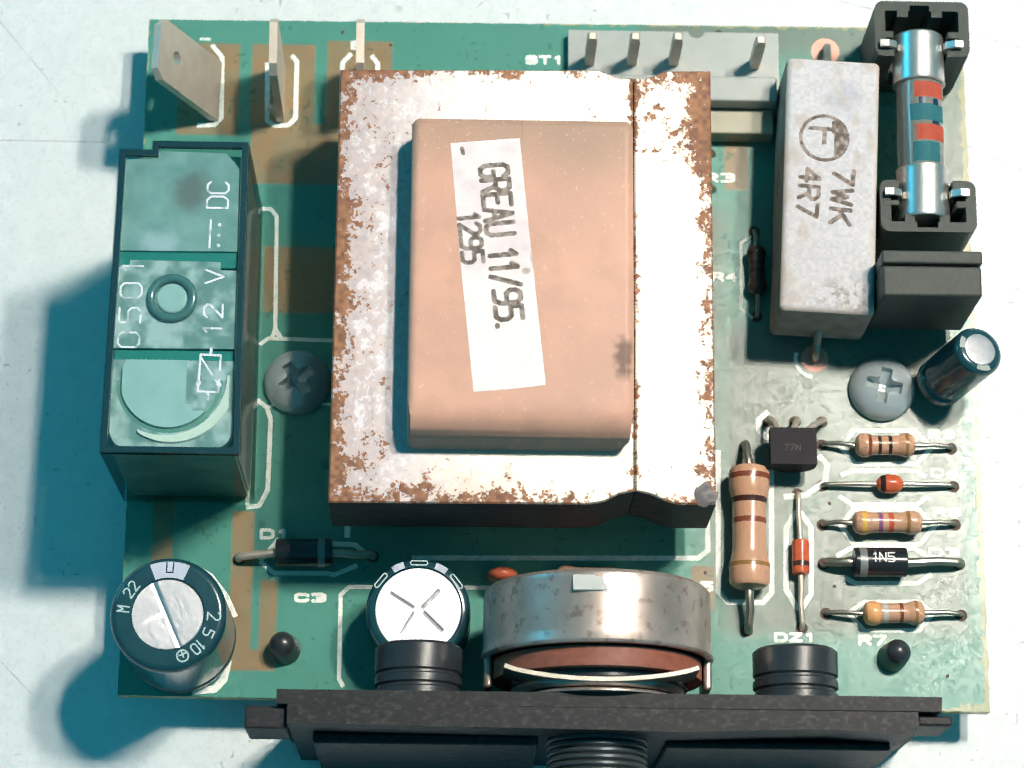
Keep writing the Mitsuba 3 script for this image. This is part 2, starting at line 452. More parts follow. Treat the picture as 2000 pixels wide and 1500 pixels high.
def can_color(p, n, uv):
    x, y, z = mmof(p)
    c = mix((0.34, 0.265, 0.23), (0.50, 0.42, 0.375), fbm(x * 0.5, y * 0.5, z * 0.5))
    c = mix(c, (0.26, 0.18, 0.16), smoothstep(0.56, 0.75, fbm(x * 1.3, y * 1.3, z * 1.3)) * 0.8)
    return c


pri('mat_pot_can', can_color, 0.35, 0.66, 0.5, lambda p, n, uv: fbm(p.x * 900, p.y * 900, p.z * 900), 0.03e-3)
pri('mat_phenolic', lambda p, n, uv: mix((0.20, 0.062, 0.040), (0.27, 0.088, 0.055), noise(p.x * 1500, p.y * 3000, p.z * 1500)), 0.55, 0, 0.4)
pri('mat_bushing', (0.07, 0.085, 0.09), 0.35, 0.5, 0.5)
pri('mat_bright_tin', (0.62, 0.60, 0.57), 0.30, 0.45, 0.5)
pri('mat_zinc', lambda p, n, uv: mix((0.36, 0.41, 0.43), (0.44, 0.49, 0.50), noise(p.x * 800, p.y * 800, p.z * 800)), 0.22, 0.3, 0.5)
pri('mat_solder', (0.17, 0.15, 0.15), 0.6, 0.2, 0.5)
pri('mat_dark_hole', (0.075, 0.045, 0.034), 0.6, 0, 0.3)
pri('mat_pad', (0.66, 0.33, 0.26), 0.5, 0.15, 0.5)
pri('mat_tan', lambda p, n, uv: mix((0.52, 0.28, 0.175), (0.56, 0.31, 0.20), noise(p.x * 400, p.y * 400, p.z * 400)), 0.22, 0, 0.55)
pri('mat_tan_orange', (0.72, 0.36, 0.15), 0.25, 0, 0.55)
pri('mat_peach_shaded', (0.045, 0.032, 0.028), 0.4, 0, 0.5)  # shade of the ceramic resistor put into the body colour
for nm, c in dict(brown=(0.20, 0.055, 0.03), dark=(0.055, 0.02, 0.015), black=(0.02, 0.016, 0.014), red=(0.50, 0.085, 0.045), violet=(0.25, 0.085, 0.20),
                  orange=(0.66, 0.20, 0.04), yellow=(0.66, 0.38, 0.08), grey=(0.50, 0.46, 0.42), gold=(0.30, 0.15, 0.05)).items():
    pri('mat_band_' + nm, c, 0.25, 0, 0.55)
pri('mat_diode_glass', (0.55, 0.10, 0.035), 0.10, 0, 0.7, clearcoat=0.7, clearcoat_gloss=0.95)
pri('mat_diode_black', (0.016, 0.017, 0.020), 0.20, 0, 0.6)
pri('mat_faint_print', (0.05, 0.045, 0.045), 0.5, 0, 0.2)
pri('mat_silver_band', (0.22, 0.23, 0.23), 0.35, 0.2, 0.5)
pri('mat_disc_capacitor', (0.48, 0.11, 0.055), 0.35, 0, 0.5)
pri('mat_nylon', lambda p, n, uv: mix((0.30, 0.325, 0.31), (0.36, 0.38, 0.36), fbm(p.x * 500, p.y * 500, p.z * 500)), 0.38, 0, 0.5)
pri('mat_nylon_yellow', (0.34, 0.32, 0.235), 0.4, 0, 0.5)
# relay
pri('mat_relay_panel', lambda p, n, uv: mix((0.15, 0.27, 0.27), (0.42, 0.52, 0.54), smoothstep(0.3, 0.75, fbm(p.x * 650, p.y * 650, 2.0))), 0.35, 0, 0.5,
    lambda p, n, uv: noise(p.x * 1600, p.y * 1600, 1.0), 0.01e-3)


def relay_top_color(p, n, uv):
    x, y, z = mmof(p)
    c = mix((0.12, 0.25, 0.25), (0.27, 0.42, 0.42), fbm(x * 0.5, y * 0.5, 2.0))
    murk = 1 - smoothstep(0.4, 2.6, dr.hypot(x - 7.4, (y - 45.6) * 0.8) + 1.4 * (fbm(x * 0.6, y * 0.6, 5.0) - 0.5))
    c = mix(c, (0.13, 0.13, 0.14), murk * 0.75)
    pale = 1 - smoothstep(0.3, 2.0, dr.hypot((x - 4.2) * 0.7, y - 40.4) + 1.0 * (fbm(x * 0.9, y * 0.9, 1.0) - 0.5))  # bright glint inside the relay, painted into the panel colour
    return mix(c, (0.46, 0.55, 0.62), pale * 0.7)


pri('mat_relay_upper', relay_top_color, 0.35, 0, 0.5)
pri('mat_relay_disc', lambda p, n, uv: mix((0.30, 0.47, 0.48), (0.37, 0.53, 0.54), fbm(p.x * 700, p.y * 700, 2.0)), 0.5, 0, 0.4)
pri('mat_relay_crescent', (0.70, 0.72, 0.66), 0.3, 0, 0.6)
pri('mat_relay_bar', (0.012, 0.20, 0.185), 0.35, 0, 0.5)
pri('mat_relay_rim', (0.010, 0.045, 0.065), 0.25, 0, 0.6)
pri('mat_relay_core', lambda p, n, uv: mix((0.06, 0.21, 0.175), (0.18, 0.36, 0.31), fbm(p.x * 320, p.y * 320, p.z * 320)), 0.5, 0, 0.4)
pri('mat_relay_side', lambda p, n, uv: mix((0.34, 0.42, 0.38), (0.46, 0.52, 0.47), fbm(p.y * 160, p.z * 160, 1.0)), 0.4, 0, 0.5)
pri('mat_relay_print', lambda p, n, uv: mix((0.68, 0.70, 0.76), (0.36, 0.44, 0.46), smoothstep(0.5, 0.85, noise(p.x * 2100, p.y * 2100, 3.0))), 0.5, 0, 0.3)
pri('mat_relay_ring', (0.07, 0.17, 0.175), 0.12, 0, 0.7, clearcoat=0.8, clearcoat_gloss=0.95)
scene['mat_relay_glass'] = {'type': 'thindielectric', 'int_ior': 1.45, 'specular_reflectance': 0.15, 'specular_transmittance': rgb(0.86, 0.96, 0.94)}
scene['mat_fuse_glass'] = {'type': 'thindielectric', 'int_ior': 1.35, 'specular_transmittance': rgb(0.93, 0.95, 0.93)}
pri('mat_fuse_red', (0.42, 0.08, 0.05), 0.6, 0, 0.1)
pri('mat_fuse_blue', (0.03, 0.14, 0.16), 0.6, 0, 0.1)
pri('mat_fuse_navy', (0.012, 0.035, 0.07), 0.3, 0, 0.5)
pri('mat_refraction_tube', lambda p, n, uv: mix((0.17, 0.175, 0.16), (0.25, 0.25, 0.235), fbm(p.x * 900, p.y * 500, p.z * 900)), 0.6, 0, 0.1)  # grey of light refracted by the fuse glass, as a colour
pri('mat_wire', (0.4, 0.38, 0.34), 0.3, 0.8, 0.5)

# ---------------------------------------------------------------- lamps (outside the frame) and table
def tag(k, label, category, kind=None, group=None):
    labels[k] = {'label': label, 'category': category}
    if kind:
        labels[k]['kind'] = kind
    if group:
        labels[k]['group'] = group


labels['desk_lamp'] = {'label': 'twin tube desk lamp above the right side of the board', 'category': 'lamp'}
for lx, ly, lz, pw in ((262, 168, 480, 1.05), (187, 168, 480, 1.0)):
    t = lathe([(0, -24), (9, -22), (12, -17), (12, 17), (9, 22), (0, 24)], np.array([lx, ly, lz], float), (0.1, 1, 0), 20)
    k = add('desk_lamp__tube', t, None, True)
    scene[k]['emitter'] = {'type': 'area', 'radiance': rgb(1.0 * LAMP_POWER * pw, 0.92 * LAMP_POWER * pw, 0.80 * LAMP_POWER * pw)}
add('desk_lamp__shade', [ext(rrect(150, 302, 126, 204, 12), 500, 503), ext(rrect(210, 232, 194, 320, 5), 494, 499.5)], 'mat_black_plastic', False)
add('desk_lamp__socket', rbox(172, 278, 194, 210, 468, 492, 3), 'mat_black_plastic')
scene['window_pane'] = {'type': 'rectangle', 'to_world': T().look_at(origin=[-0.93, 0.62, 0.52], target=[0, 0.04, 0], up=[0, 0, 1]).scale([0.14, 0.15, 1]),
                        'emitter': {'type': 'area', 'radiance': rgb(0.05, 5.0, 8.0)}}
tag('window_pane', 'bright bluish window left of the table', 'window')

add('table', rbox(-520, 600, -480, 560, -30, -6.5, 2, 12), 'mat_table')
labels['table'] = {'label': 'white scratched table top under the circuit board', 'category': 'table', 'kind': 'structure'}

# ================================================================ the circuit board; everything soldered or bolted to it is a part of it
B = 'circuit_board__'
labels['circuit_board'] = {'label': 'green circuit board with a rusty transformer and soldered components on a white table', 'category': 'circuit board'}


def comp(name, label):
    """The key of a component on the board; its pieces' keys start with it."""
    k, n = B + name, 0
    while k in labels or any(q == k or q.startswith(k + '__') for q in scene):
        n += 1
        k = f'{B}{name}_{n:03d}'
    labels[k] = {'label': label}
    return k


rng = np.random.default_rng(7)
edge_pts = []
q = BOARD_QUAD
for i in range(4):
    a, b = np.array(q[i]), np.array(q[(i + 1) % 4])
    n = int(np.linalg.norm(b - a) / 0.8)
    nrm = np.array([(b - a)[1], -(b - a)[0]]) / np.linalg.norm(b - a)
    amp = 0.10 if i == 1 else 0.035
    for j in range(n):
        edge_pts.append(a + (b - a) * j / n + nrm * (rng.normal() * amp if j else 0) * 0.7)
board_poly = Polygon(edge_pts).buffer(0)
add(B + 'laminate', ext(board_poly, -1.6, 0.0), 'mat_board', False)

# silkscreen: white print, each outline or marking its own part
ZS = (0.008, 0.05)


def silk(name, g):
    return add(B + name, ext(g, *ZS), 'mat_silk', False)


W = 0.55
silk('silkscreen_outline', unary_union([stroke([(6.6, 69.3), (7.75, 67.9), (7.9, 61.1), (7.25, 60.3), (5.4, 60.2)], 0.5), stroke([(5.3, 69.95), (6.5, 69.95)], 0.3)]))
silk('silkscreen_outline', unary_union([stroke([(15.0, 68.3), (15.6, 67.6), (15.65, 61.2), (14.9, 60.4), (13.5, 60.3), (12.7, 60.9), (12.5, 67.4)], 0.5)]))
silk('silkscreen_outline', unary_union([stroke([(23.4, 68.4), (24.1, 67.5), (24.1, 61.0)], 0.5), stroke([(21.3, 68.6), (20.4, 67.5), (20.4, 61.0)], 0.5)]))
silk('silkscreen_outline', unary_union([stroke([(11.75, 37.1), (11.75, 50.3), (12.3, 51.1), (13.4, 51.1), (14.05, 50.3), (14.3, 38.0), (14.0, 37.25)], 0.42),
                                        stroke([(12.8, 36.4), (13.6, 37.1), (20.6, 36.95)], 0.4), stroke([(14.25, 38.2), (14.9, 37.1)], 0.5)]))
silk('silkscreen_outline', unary_union([stroke([(12.7, 30.6), (13.7, 29.8), (14.15, 28.6), (14.1, 21.2), (13.3, 19.55), (12.0, 19.4)], 0.48), stroke([(13.7, 29.8), (15.2, 30.3), (20.5, 30.2)], 0.3),
                                        stroke([(12.1, 19.6), (12.1, 29.6), (12.7, 30.2)], 0.4)]))
silk('silkscreen_outline', stroke([(28.7, 14.42), (57.3, 14.78), (58.3, 15.6), (58.3, 20.0)], 0.5))
silk('silkscreen_outline', stroke([(22.2, 1.4), (21.75, 2.2), (21.7, 10.6), (22.5, 11.4), (37.0, 11.5)], 0.42))
silk('silkscreen_outline', unary_union([stroke([(7.4, 13.0), (8.7, 12.3), (10.3, 10.3), (11.3, 8.2)], 0.65), stroke([(10.8, 3.9), (10.45, 2.0), (9.6, 1.0), (7.4, 0.8)], 0.75)]))
silk('silkscreen_outline', stroke([(59.45, 26.0), (59.3, 11.4), (60.2, 10.35), (63.7, 10.35), (64.6, 11.35), (64.8, 24.0)], W))
silk('silkscreen_outline', stroke([(66.2, 18.0), (66.05, 11.7), (67.1, 9.9), (67.6, 9.8), (68.55, 11.3), (68.7, 18.1), (67.7, 19.6), (67.2, 19.6)], W, True))
silk('silkscreen_outline', stroke([(71.9, 26.5), (73.3, 28.2), (79.5, 28.3), (81.2, 26.6), (79.6, 24.85), (73.3, 24.7)], 0.5, True))
silk('silkscreen_outline', unary_union([stroke([(71.6, 21.4), (72.9, 20.5), (79.4, 20.6), (80.7, 21.5)], 0.5), stroke([(71.8, 23.5), (72.9, 24.0), (79.4, 24.1), (80.5, 23.5)], 0.5)]))
silk('silkscreen_outline', stroke([(71.7, 18.3), (73.0, 20.0), (79.6, 20.1), (81.2, 18.4), (79.6, 16.5), (73.0, 16.4)], 0.5, True))
silk('silkscreen_outline', unary_union([stroke([(71.2, 15.2), (72.6, 16.0), (79.0, 16.1), (80.6, 15.0)], 0.5), stroke([(72.0, 13.0), (73.0, 12.4), (79.2, 12.5), (80.7, 13.5)], 0.5)]))
silk('silkscreen_outline', stroke([(72.2, 9.4), (73.8, 10.55), (79.2, 10.65), (80.7, 9.5), (79.3, 7.75), (73.8, 7.65)], 0.42, True))
silk('silkscreen_outline', unary_union([stroke([(64.6, 30.1), (63.6, 29.2), (63.6, 28.2), (64.6, 27.2)], 0.6), stroke([(69.6, 25.6), (70.5, 24.6), (70.2, 22.8), (68.2, 21.4), (66.0, 21.2)], 0.6)]))
silk('silkscreen_outline', unary_union([stroke([(63.2, 48.9), (62.1, 48.2), (62.0, 41.0), (63.2, 40.0)], 0.3), stroke([(65.2, 40.2), (65.6, 41.4)], 0.3)]))
silk('silkscreen_outline', unary_union([stroke([(13.6, 14.0), (14.8, 15.4), (15.4, 16.2)], 0.5), stroke([(13.6, 13.9), (15.0, 12.7), (20.3, 12.75), (21.0, 12.6), (23.3, 13.6)], 0.45),
                                        stroke([(20.1, 15.75), (23.0, 15.7), (24.0, 14.9)], 0.5), stroke([(22.2, 17.6), (22.2, 16.4)], 0.6)]))
silk('silkscreen_outline', unary_union([Point(69.45, 35.75).buffer(2.15).difference(Point(69.45, 35.75).buffer(1.75)).intersection(sbox(66, 33, 69.2, 36.4))]))


def mark(text, x0, y0, x1, y1, st=0.34, deg=0.6):
    """Silkscreen letters filling the box."""
    h, n = y1 - y0, len(text)
    w = (x1 - x0) / (n + 0.42 * (n - 1)) if n > 1 else (x1 - x0)
    g = lettering(text, h - st, w - st * 0.4, st, gap=0.42)
    silk('silkscreen_marking', place(g, x0 + st / 2, y0 + st / 2, deg))


mark('ST1', 39.6, 67.65, 44.0, 68.75)
mark('E', 21.2, 69.0, 22.0, 70.05, 0.3)
mark('R3', 58.3, 54.75, 61.6, 55.85, 0.3)
mark('R4', 59.0, 43.9, 61.7, 44.95, 0.3)
mark('D1', 13.45, 16.1, 16.6, 17.25)
mark('C3', 17.1, 9.75, 20.3, 10.75)
mark('R5', 56.0, 11.3, 58.8, 12.45)
mark('DZ1', 64.75, 6.35, 69.3, 7.4)
mark('R7', 73.1, 6.1, 76.0, 7.25)
mark('D3', 80.4, 15.1, 83.6, 16.2)
mark('R8', 81.0, 19.3, 83.9, 20.35)
mark('D4', 80.9, 23.4, 83.8, 24.45)
mark('R9', 80.8, 27.4, 83.6, 28.5)

for x, y, r in ((69.45, 35.75, 1.4), (71.35, 69.7, 1.5)):
    add(B + 'solder_pad', ext(Point(x, y).buffer(r).difference(Point(x, y).buffer(0.35)), 0.006, 0.06), 'mat_pad', False)
add(B + 'mounting_hole', ext(Point(60.1, 71.55).buffer(0.42), 0.006, 0.03), 'mat_dark_hole', False)


def pads(k, *xy):
    """The dark drilled holes that leads go into."""
    for x, y in xy:
        add(k + '__hole', ext(Point(x, y).buffer(0.60), 0.004, 0.035), 'mat_dark_hole', False)


for x, y in ((59.55, 13.9), (58.0, 13.3), (59.2, 15.6), (70.6, 20.6), (25.4, 69.6), (64.2, 12.3), (81.9, 3.2), (20.3, 71.0), (70.9, 12.1), (57.9, 51.5)):
    add(B + 'pin_hole', ext(Point(x, y).buffer(0.17, 6), 0.006, 0.03), 'mat_dark_hole', False)
# ---------------------------------------------------------------- transformer
k = comp('transformer', 'large rusty transformer with a beige bobbin and a paper label in the middle of the board')
seam = 49.95
e_poly = Polygon([(21.0, 16.2), (45.6, 16.35), (47.0, 16.6), (48.4, 17.35), (seam - 0.04, 17.7), (seam - 0.04, 59.7), (48.6, 59.72), (47.4, 60.15), (46.6, 60.5), (21.0, 60.1)])
i_poly = Polygon([(seam + 0.04, 17.7), (51.4, 17.4), (52.9, 16.75), (54.0, 16.45), (57.6, 16.5), (57.6, 60.6), (53.2, 60.52), (52.2, 60.1), (51.2, 59.7), (seam + 0.04, 59.7)])


def soft_prism(p, z0, z1, b=0.16):
    return trimesh.util.concatenate([ext(p, z0, z1 - b), loft_top(p, z1 - b, z1, b)])


def loft_top(p, z0, z1, b):
    a = np.array(p.exterior.coords)[:-1]
    if not p.exterior.is_ccw:
        a = a[::-1]
    n = len(a)
    e = np.roll(a, -1, 0) - a
    nr = np.c_[e[:, 1], -e[:, 0]] / np.linalg.norm(e, axis=1)[:, None]
    vn = nr + np.roll(nr, 1, 0)
    vn /= np.maximum((vn * nr).sum(1), 0.5)[:, None]
    inner = a - vn * b
    v = np.vstack([np.c_[a, np.full(n, z0)], np.c_[inner, np.full(n, z1)]])
    f = []
    for i in range(n):
        j = (i + 1) % n
        f += [[i, j, n + j], [i, n + j, n + i]]
    top = ext(Polygon(inner), z1 - 0.01, z1)
    return trimesh.util.concatenate([trimesh.Trimesh(v, f, process=False), top])


add(k + '__core', soft_prism(e_poly, 6.0, 16.0), 'mat_core', 25)
add(k + '__core', soft_prism(i_poly, 6.0, 15.96), 'mat_core', 25)
nose = [[x, 24.5 - 2.7 * math.cos(t), 18.2 + 2.75 * math.sin(t)] for t in np.linspace(0, math.pi / 2, 9) for x in (28.35 + 0.8 * (t > 1.2), 49.5 - 0.8 * (t > 1.2))]
foot = [[28.35, 21.75, 15.9], [29.0, 21.5, 15.9], [47.8, 21.5, 15.9], [49.5, 22.8, 15.9]]
bob = hull(rprism(rrect(28.3, 49.6, 24.4, 53.3, 0.8), 15.9, 21.0, 0.8).vertices, np.array(nose) * [0.97, 1, 1] + [39 * 0.03, 0, 0], np.array(foot))
add(k + '__bobbin', [bob, rbox(27, 51, 20.5, 56, 0.2, 6.1, 0.4)], 'mat_bobbin')
lab = Polygon([(32.02, 50.54), (38.65, 51.18), (39.6, 42.0), (41.29, 26.55), (38.0, 26.1), (34.54, 25.8), (33.2, 38)])
add(k + '__paper_label', ext(lab, 20.99, 21.06), 'mat_paper', False)
ang = math.degrees(math.atan2(-(51.18 - 26.55), 41.29 - 38.65))
g1 = lettering('GREAU', 2.65, 1.15, 0.46, gap=0.28)
g2 = lettering('11/95.', 2.5, 1.25, 0.48, gap=0.28)
g3 = lettering('1295', 1.95, 1.05, 0.42, gap=0.34)
add(k + '__label_print', ext(place(g1, 34.85, 48.2, ang), 21.062, 21.085), 'mat_ink', False)
add(k + '__label_print', ext(place(g2, 35.85, 39.8, ang), 21.062, 21.085), 'mat_ink', False)
add(k + '__label_print', ext(place(g3, 32.85, 43.4, ang), 21.062, 21.085), 'mat_ink', False)
add(k + '__label_print', ext(place(LineString([(0, 0), (0.5, 0.1)]).buffer(0.2), 33.1, 50.0, ang), 21.062, 21.085), 'mat_ink', False)
blob = trimesh.creation.icosphere(3, 1.0)
blob.apply_scale([1.1, 1.15, 0.28])
blob.vertices += (meshkit.noise(blob.vertices * 2.2 + 9)[:, None] - 0.5) * 0.5
blob.apply_translation([56.6, 17.5, 15.9])
add(k + '__weld_blob', blob, 'mat_solder', True)
for x in (30, 36, 42, 48):
    for y in (22.5, 54.0):
        add(k + '__pin', tube([(x, y, 2.0), (x, y, 0), (x, y, -2.5)], 0.4, 6), 'mat_tin')

# ---------------------------------------------------------------- relay
k = comp('relay', 'clear covered relay with white lettering at the left edge of the board')
outer = Polygon([(-0.15, 19.75), (12.85, 19.75), (12.6, 50.8), (3.35, 50.8), (3.35, 49.9), (0.25, 49.9)])
inner = outer.buffer(-0.62, join_style=2)
cov = []
c = np.array(outer.exterior.coords)[:-1]
top = outer.buffer(-0.18, join_style=2)
add(k + '__cover', [ext(outer, 19.99, 20.0)] + [trimesh.Trimesh([[*c[i], 0.4], [*c[(i + 1) % len(c)], 0.4], [*c[(i + 1) % len(c)], 19.95], [*c[i], 19.95]], [[0, 1, 2], [0, 2, 3]]) for i in range(len(c))][:0], 'mat_relay_glass', False)
for i in range(len(c)):
    a, b = c[i], c[(i + 1) % len(c)]
    add(k + '__cover', trimesh.Trimesh([[*a, 0.4], [*b, 0.4], [*b, 19.94], [*a, 19.94]], [[0, 1, 2], [0, 2, 3]], process=False), 'mat_relay_glass', False)
add(k + '__cover_rim', ext(outer.buffer(-0.08, join_style=2).difference(inner), 19.2, 19.85), 'mat_relay_rim', False)  # opaque navy strip imitating dark refraction lines of the clear walls
core = inner.buffer(-0.12, join_style=2)
add(k + '__frame', [ext(core, 0.4, 17.6)], 'mat_relay_core', False)
add(k + '__side_plate', rbox(12.02, 12.28, 21.0, 49.6, 0.6, 17.9, 0.1), 'mat_relay_side', False)
up = Polygon([(0.75, 39.75), (11.85, 39.8), (11.75, 48.2), (10.5, 49.75), (3.9, 49.9), (3.9, 49.15), (0.85, 49.0)])
add(k + '__upper_panel', ext(up, 17.2, 19.3), 'mat_relay_upper', False)
mid = Polygon([(0.62, 30.1), (11.9, 30.15), (11.85, 37.9), (10.3, 37.95), (10.3, 38.75), (1.7, 38.85), (1.7, 38.2), (0.65, 38.1)])
add(k + '__middle_panel', ext(mid, 17.2, 19.2), 'mat_relay_panel', False)
low = rrect(0.55, 11.95, 20.45, 28.9, 1.7).union(sbox(0.6, 24, 11.9, 29.0))
add(k + '__lower_panel', ext(low, 17.2, 19.0), 'mat_relay_panel', False)
add(k + '__divider', rbox(0.6, 11.9, 38.2, 39.9, 17.0, 19.0, 0.1), 'mat_relay_bar', False)
add(k + '__divider', rbox(0.6, 11.9, 28.9, 30.1, 17.0, 18.8, 0.1), 'mat_relay_bar', False)
disc = Point(5.95, 26.9).buffer(4.55, 24).intersection(sbox(1.55, 20, 12, 28.9)).difference(sbox(7.55, 24.6, 12, 30)).difference(sbox(8.2, 24.0, 12, 30))
add(k + '__coil_disc', ext(disc, 18.9, 19.45), 'mat_relay_disc', False)
cres = Point(6.3, 26.7).buffer(5.75, 32).difference(Point(5.65, 27.35).buffer(5.75, 32)).intersection(sbox(3.2, 20.5, 11.6, 27.5))
add(k + '__crescent', ext(cres, 18.95, 19.35), 'mat_relay_crescent', False)
shade = Point(5.95, 26.9).buffer(5.0, 32).difference(Point(5.95, 26.9).buffer(4.6, 32)).intersection(sbox(1.0, 20.5, 11.2, 27.0))
add(k + '__coil_edge', ext(shade, 18.95, 19.08), 'mat_relay_core', False)
ring = lathe([(2.0 + 0.42 * math.cos(t), 0.34 * math.sin(t)) for t in np.linspace(0, 2 * math.pi, 17)], np.array([5.87, 35.0, 19.45]), (0, 0, 1), 40)
add(k + '__moulded_ring', ring, 'mat_relay_ring', True)
add(k + '__moulded_boss', rprism(Point(5.87, 35.0).buffer(1.5, 16), 19.1, 19.5, 0.25), 'mat_relay_disc', 40)
# lettering reads upwards (90 degrees)
ZR = (20.012, 20.04)


def rprint(g, x, y, deg=90):
    add(k + '__cover_print', ext(place(g, x, y, deg), *ZR), 'mat_relay_print', False)


rprint(lettering('DC', 2.0, 1.15, 0.2, gap=0.30), 10.85, 43.95)
rprint(unary_union([stroke([(0, 1.5), (2.9, 1.5)], 0.2)] + [Point(x, 0.65).buffer(0.17) for x in (0.3, 1.35, 2.4)]), 10.75, 39.85, 89)
rprint(lettering('12', 1.75, 1.25, 0.2, gap=0.62), 10.75, 31.3)
rprint(lettering('V', 1.7, 1.3, 0.2), 10.75, 36.4)
rprint(lettering('0501', 2.0, 1.45, 0.19, gap=0.68), 3.05, 29.95)
sym = unary_union([stroke([(-1.7, -0.95), (1.9, -0.95), (1.9, 0.95), (-1.7, 0.95)], 0.2, True), stroke([(1.7, 0.95), (-1.0, -0.95)], 0.17),
                   stroke([(-1.7, 0), (-2.5, 0)], 0.26), stroke([(1.9, 0), (2.6, 0)], 0.26), Point(-0.9, 0.95).buffer(0.26), Point(-0.95, -0.95).buffer(0.26)])
rprint(sym, 9.75, 27.4, 88)
for x, y in ((2, 22), (10.5, 22), (6, 48), (2, 36), (10.5, 44)):
    add(k + '__pin', tube([(x, y, 1), (x, y, 0), (x, y, -3)], 0.4, 6), 'mat_tin')

# ---------------------------------------------------------------- spade terminals
def blade(base_a, base_b, top_a, top_b, th=0.8):
    """A flat tab with chamfered top corners and a round hole, between its base edge a-b and its top edge."""
    A, Bp, C, D = (np.array(v, float) for v in (base_a, base_b, top_a, top_b))
    u = (Bp - A)
    wdt = np.linalg.norm(u)
    u /= wdt
    v = (C - A) - u * np.dot(C - A, u)
    h = np.linalg.norm(v)
    v /= h
    sk = np.dot(C - A, u) / h
    p = Polygon([(0, 0), (wdt, 0), (wdt + sk * (h - 1.0), h - 1.0), (wdt - 0.9 + sk * h, h), (0.9 + sk * h, h), (sk * (h - 1.0), h - 1.0)])
    p = p.difference(Point(wdt * 0.5 + sk * h * 0.72, h * 0.72).buffer(0.75, 10))
    m = ext(p, -th / 2, th / 2)
    M = np.eye(4)
    M[:3, 0], M[:3, 1], M[:3, 2], M[:3, 3] = u, v, np.cross(u, v), A
    m.apply_transform(M)
    return m


for a, b, c_, d_, lbl in (((7.25, 60.7, 0), (7.4, 67.3, 0), (2.1, 61.0, 11.2), (2.85, 67.6, 11.2), 'bent spade terminal leaning left at the top left corner of the board'),
                          ((14.1, 60.7, 0), (14.0, 66.9, 0), (14.05, 61.3, 12.3), (13.85, 67.4, 12.3), 'upright spade terminal between the bent one and the transformer'),
                          ((22.4, 61.0, 0), (22.35, 67.1, 0), (22.75, 61.5, 12.3), (22.85, 67.55, 12.3), 'upright spade terminal partly hidden by the corner of the transformer')):
    k = comp('spade_terminal', lbl)
    add(k + '__blade', blade(a, b, c_, d_), 'mat_dull_tin', False)
    s = trimesh.creation.icosphere(2, 0.42)
    s.apply_translation([a[0] - 1.0, a[1] + 1.4, 0.5])
    leg = tube([(a[0] - 0.9, a[1] + 1.3, 0.5), (a[0] - 0.2, a[1] + 0.6, 0.2), (a[0], a[1] + 0.3, -1.5)], 0.42, 8)
    add(k + '__solder_lug', [s, leg], 'mat_dull_tin', True)

# ---------------------------------------------------------------- pin header
k = comp('pin_header', 'translucent white connector with four upright square pins at the top edge of the board')
base = sbox(44.1, 62.2, 66.2, 71.0).difference(Point(57.6, 71.2).buffer(0.9))
add(k + '__base', ext(base, 0.02, 1.6), 'mat_nylon', False)
add(k + '__locking_wall', rbox(44.1, 65.6, 62.1, 64.9, 1.6, 4.5, 0.25), 'mat_nylon')
add(k + '__wall_foot', rbox(44.3, 65.4, 59.3, 62.05, 0.02, 2.5, 0.2), 'mat_nylon_yellow')
for x, y in ((46.3, 67.5), (50.72, 67.55), (55.1, 67.6), (63.6, 67.4)):
    pin = hull(ringz(sbox(x - 0.5, y - 0.5, x + 0.5, y + 0.5), 0.5), ringz(sbox(x - 0.5, y - 0.5, x + 0.5, y + 0.5), 7.8), ringz(sbox(x - 0.32, y - 0.32, x + 0.32, y + 0.32), 8.2))
    add(k + '__pin', pin, 'mat_dull_tin', False)

# ---------------------------------------------------------------- ceramic power resistor
k = comp('ceramic_resistor', 'white rectangular ceramic power resistor marked 7WK 4R7 left of the fuse')
cx, cy, tilt = 70.1, 51.15, -2.8


def rot(mesh):
    mesh.apply_transform(trimesh.transformations.rotation_matrix(math.radians(tilt), [0, 0, 1]))
    mesh.apply_translation([cx, cy, 0])
    return mesh


add(k + '__body', rot(rbox(-4.75, 4.75, -13.55, 13.5, 1.5, 10.0, 0.7, 0.55)), 'mat_ceramic')


def cprint(g, x, y, deg):
    m = ext(place(g, x, y, deg), 10.0, 10.025)
    m.apply_translation([-cx, -cy, 0])
    add(k + '__body_print', rot(m), 'mat_ink', False)


circ = Point(0, 0).buffer(2.55, 24).difference(Point(0, 0).buffer(2.2, 24))
fl = unary_union([stroke([(0.95, -1.5), (0.95, 2.35)], 0.42), stroke([(0.9, 0.35), (-0.9, 0.25)], 0.5)])
smear = Point(0, 0).buffer(2.3, 24).intersection(Polygon([(0.9, 0.75), (0.9, -0.1), (0.2, -0.3), (-0.4, -3), (3, -3), (3, 3), (0.9, 3)])).intersection(Polygon([(-3, 3), (3, 3), (3, 0.9), (0.4, 0.65), (-2, 0.7)]))
logo = unary_union([circ, stroke([(-1.6, 1.0), (0.9, 0.95)], 0.42), stroke([(0.0, 0.9), (0.0, -0.7)], 0.44), Point(0, 0).buffer(2.3, 24).intersection(sbox(0.75, -1.9, 2.4, 1.9)).difference(sbox(0.6, -2.5, 1.0, 0.55)) ])
cprint(logo, 69.35, 56.0, 0)
cprint(lettering('7WK', 1.95, 1.5, 0.45, gap=0.42), 70.45, 52.75, -93)
cprint(lettering('4R7', 1.95, 1.3, 0.42, gap=0.42), 67.1, 52.6, -93)
add(k + '__lead', tube(lead_path((69.42, 38.0), (69.42, 35.7), 3.4, 1.1), 0.42), 'mat_tin')
add(k + '__lead', tube(lead_path((70.9, 64.4), (71.35, 69.7), 3.4, 1.1), 0.42), 'mat_tin')

# ---------------------------------------------------------------- fuse holder (part) and the fuse it holds (a thing)
k = comp('fuse_holder', 'black plastic fuse holder at the top right corner of the board')


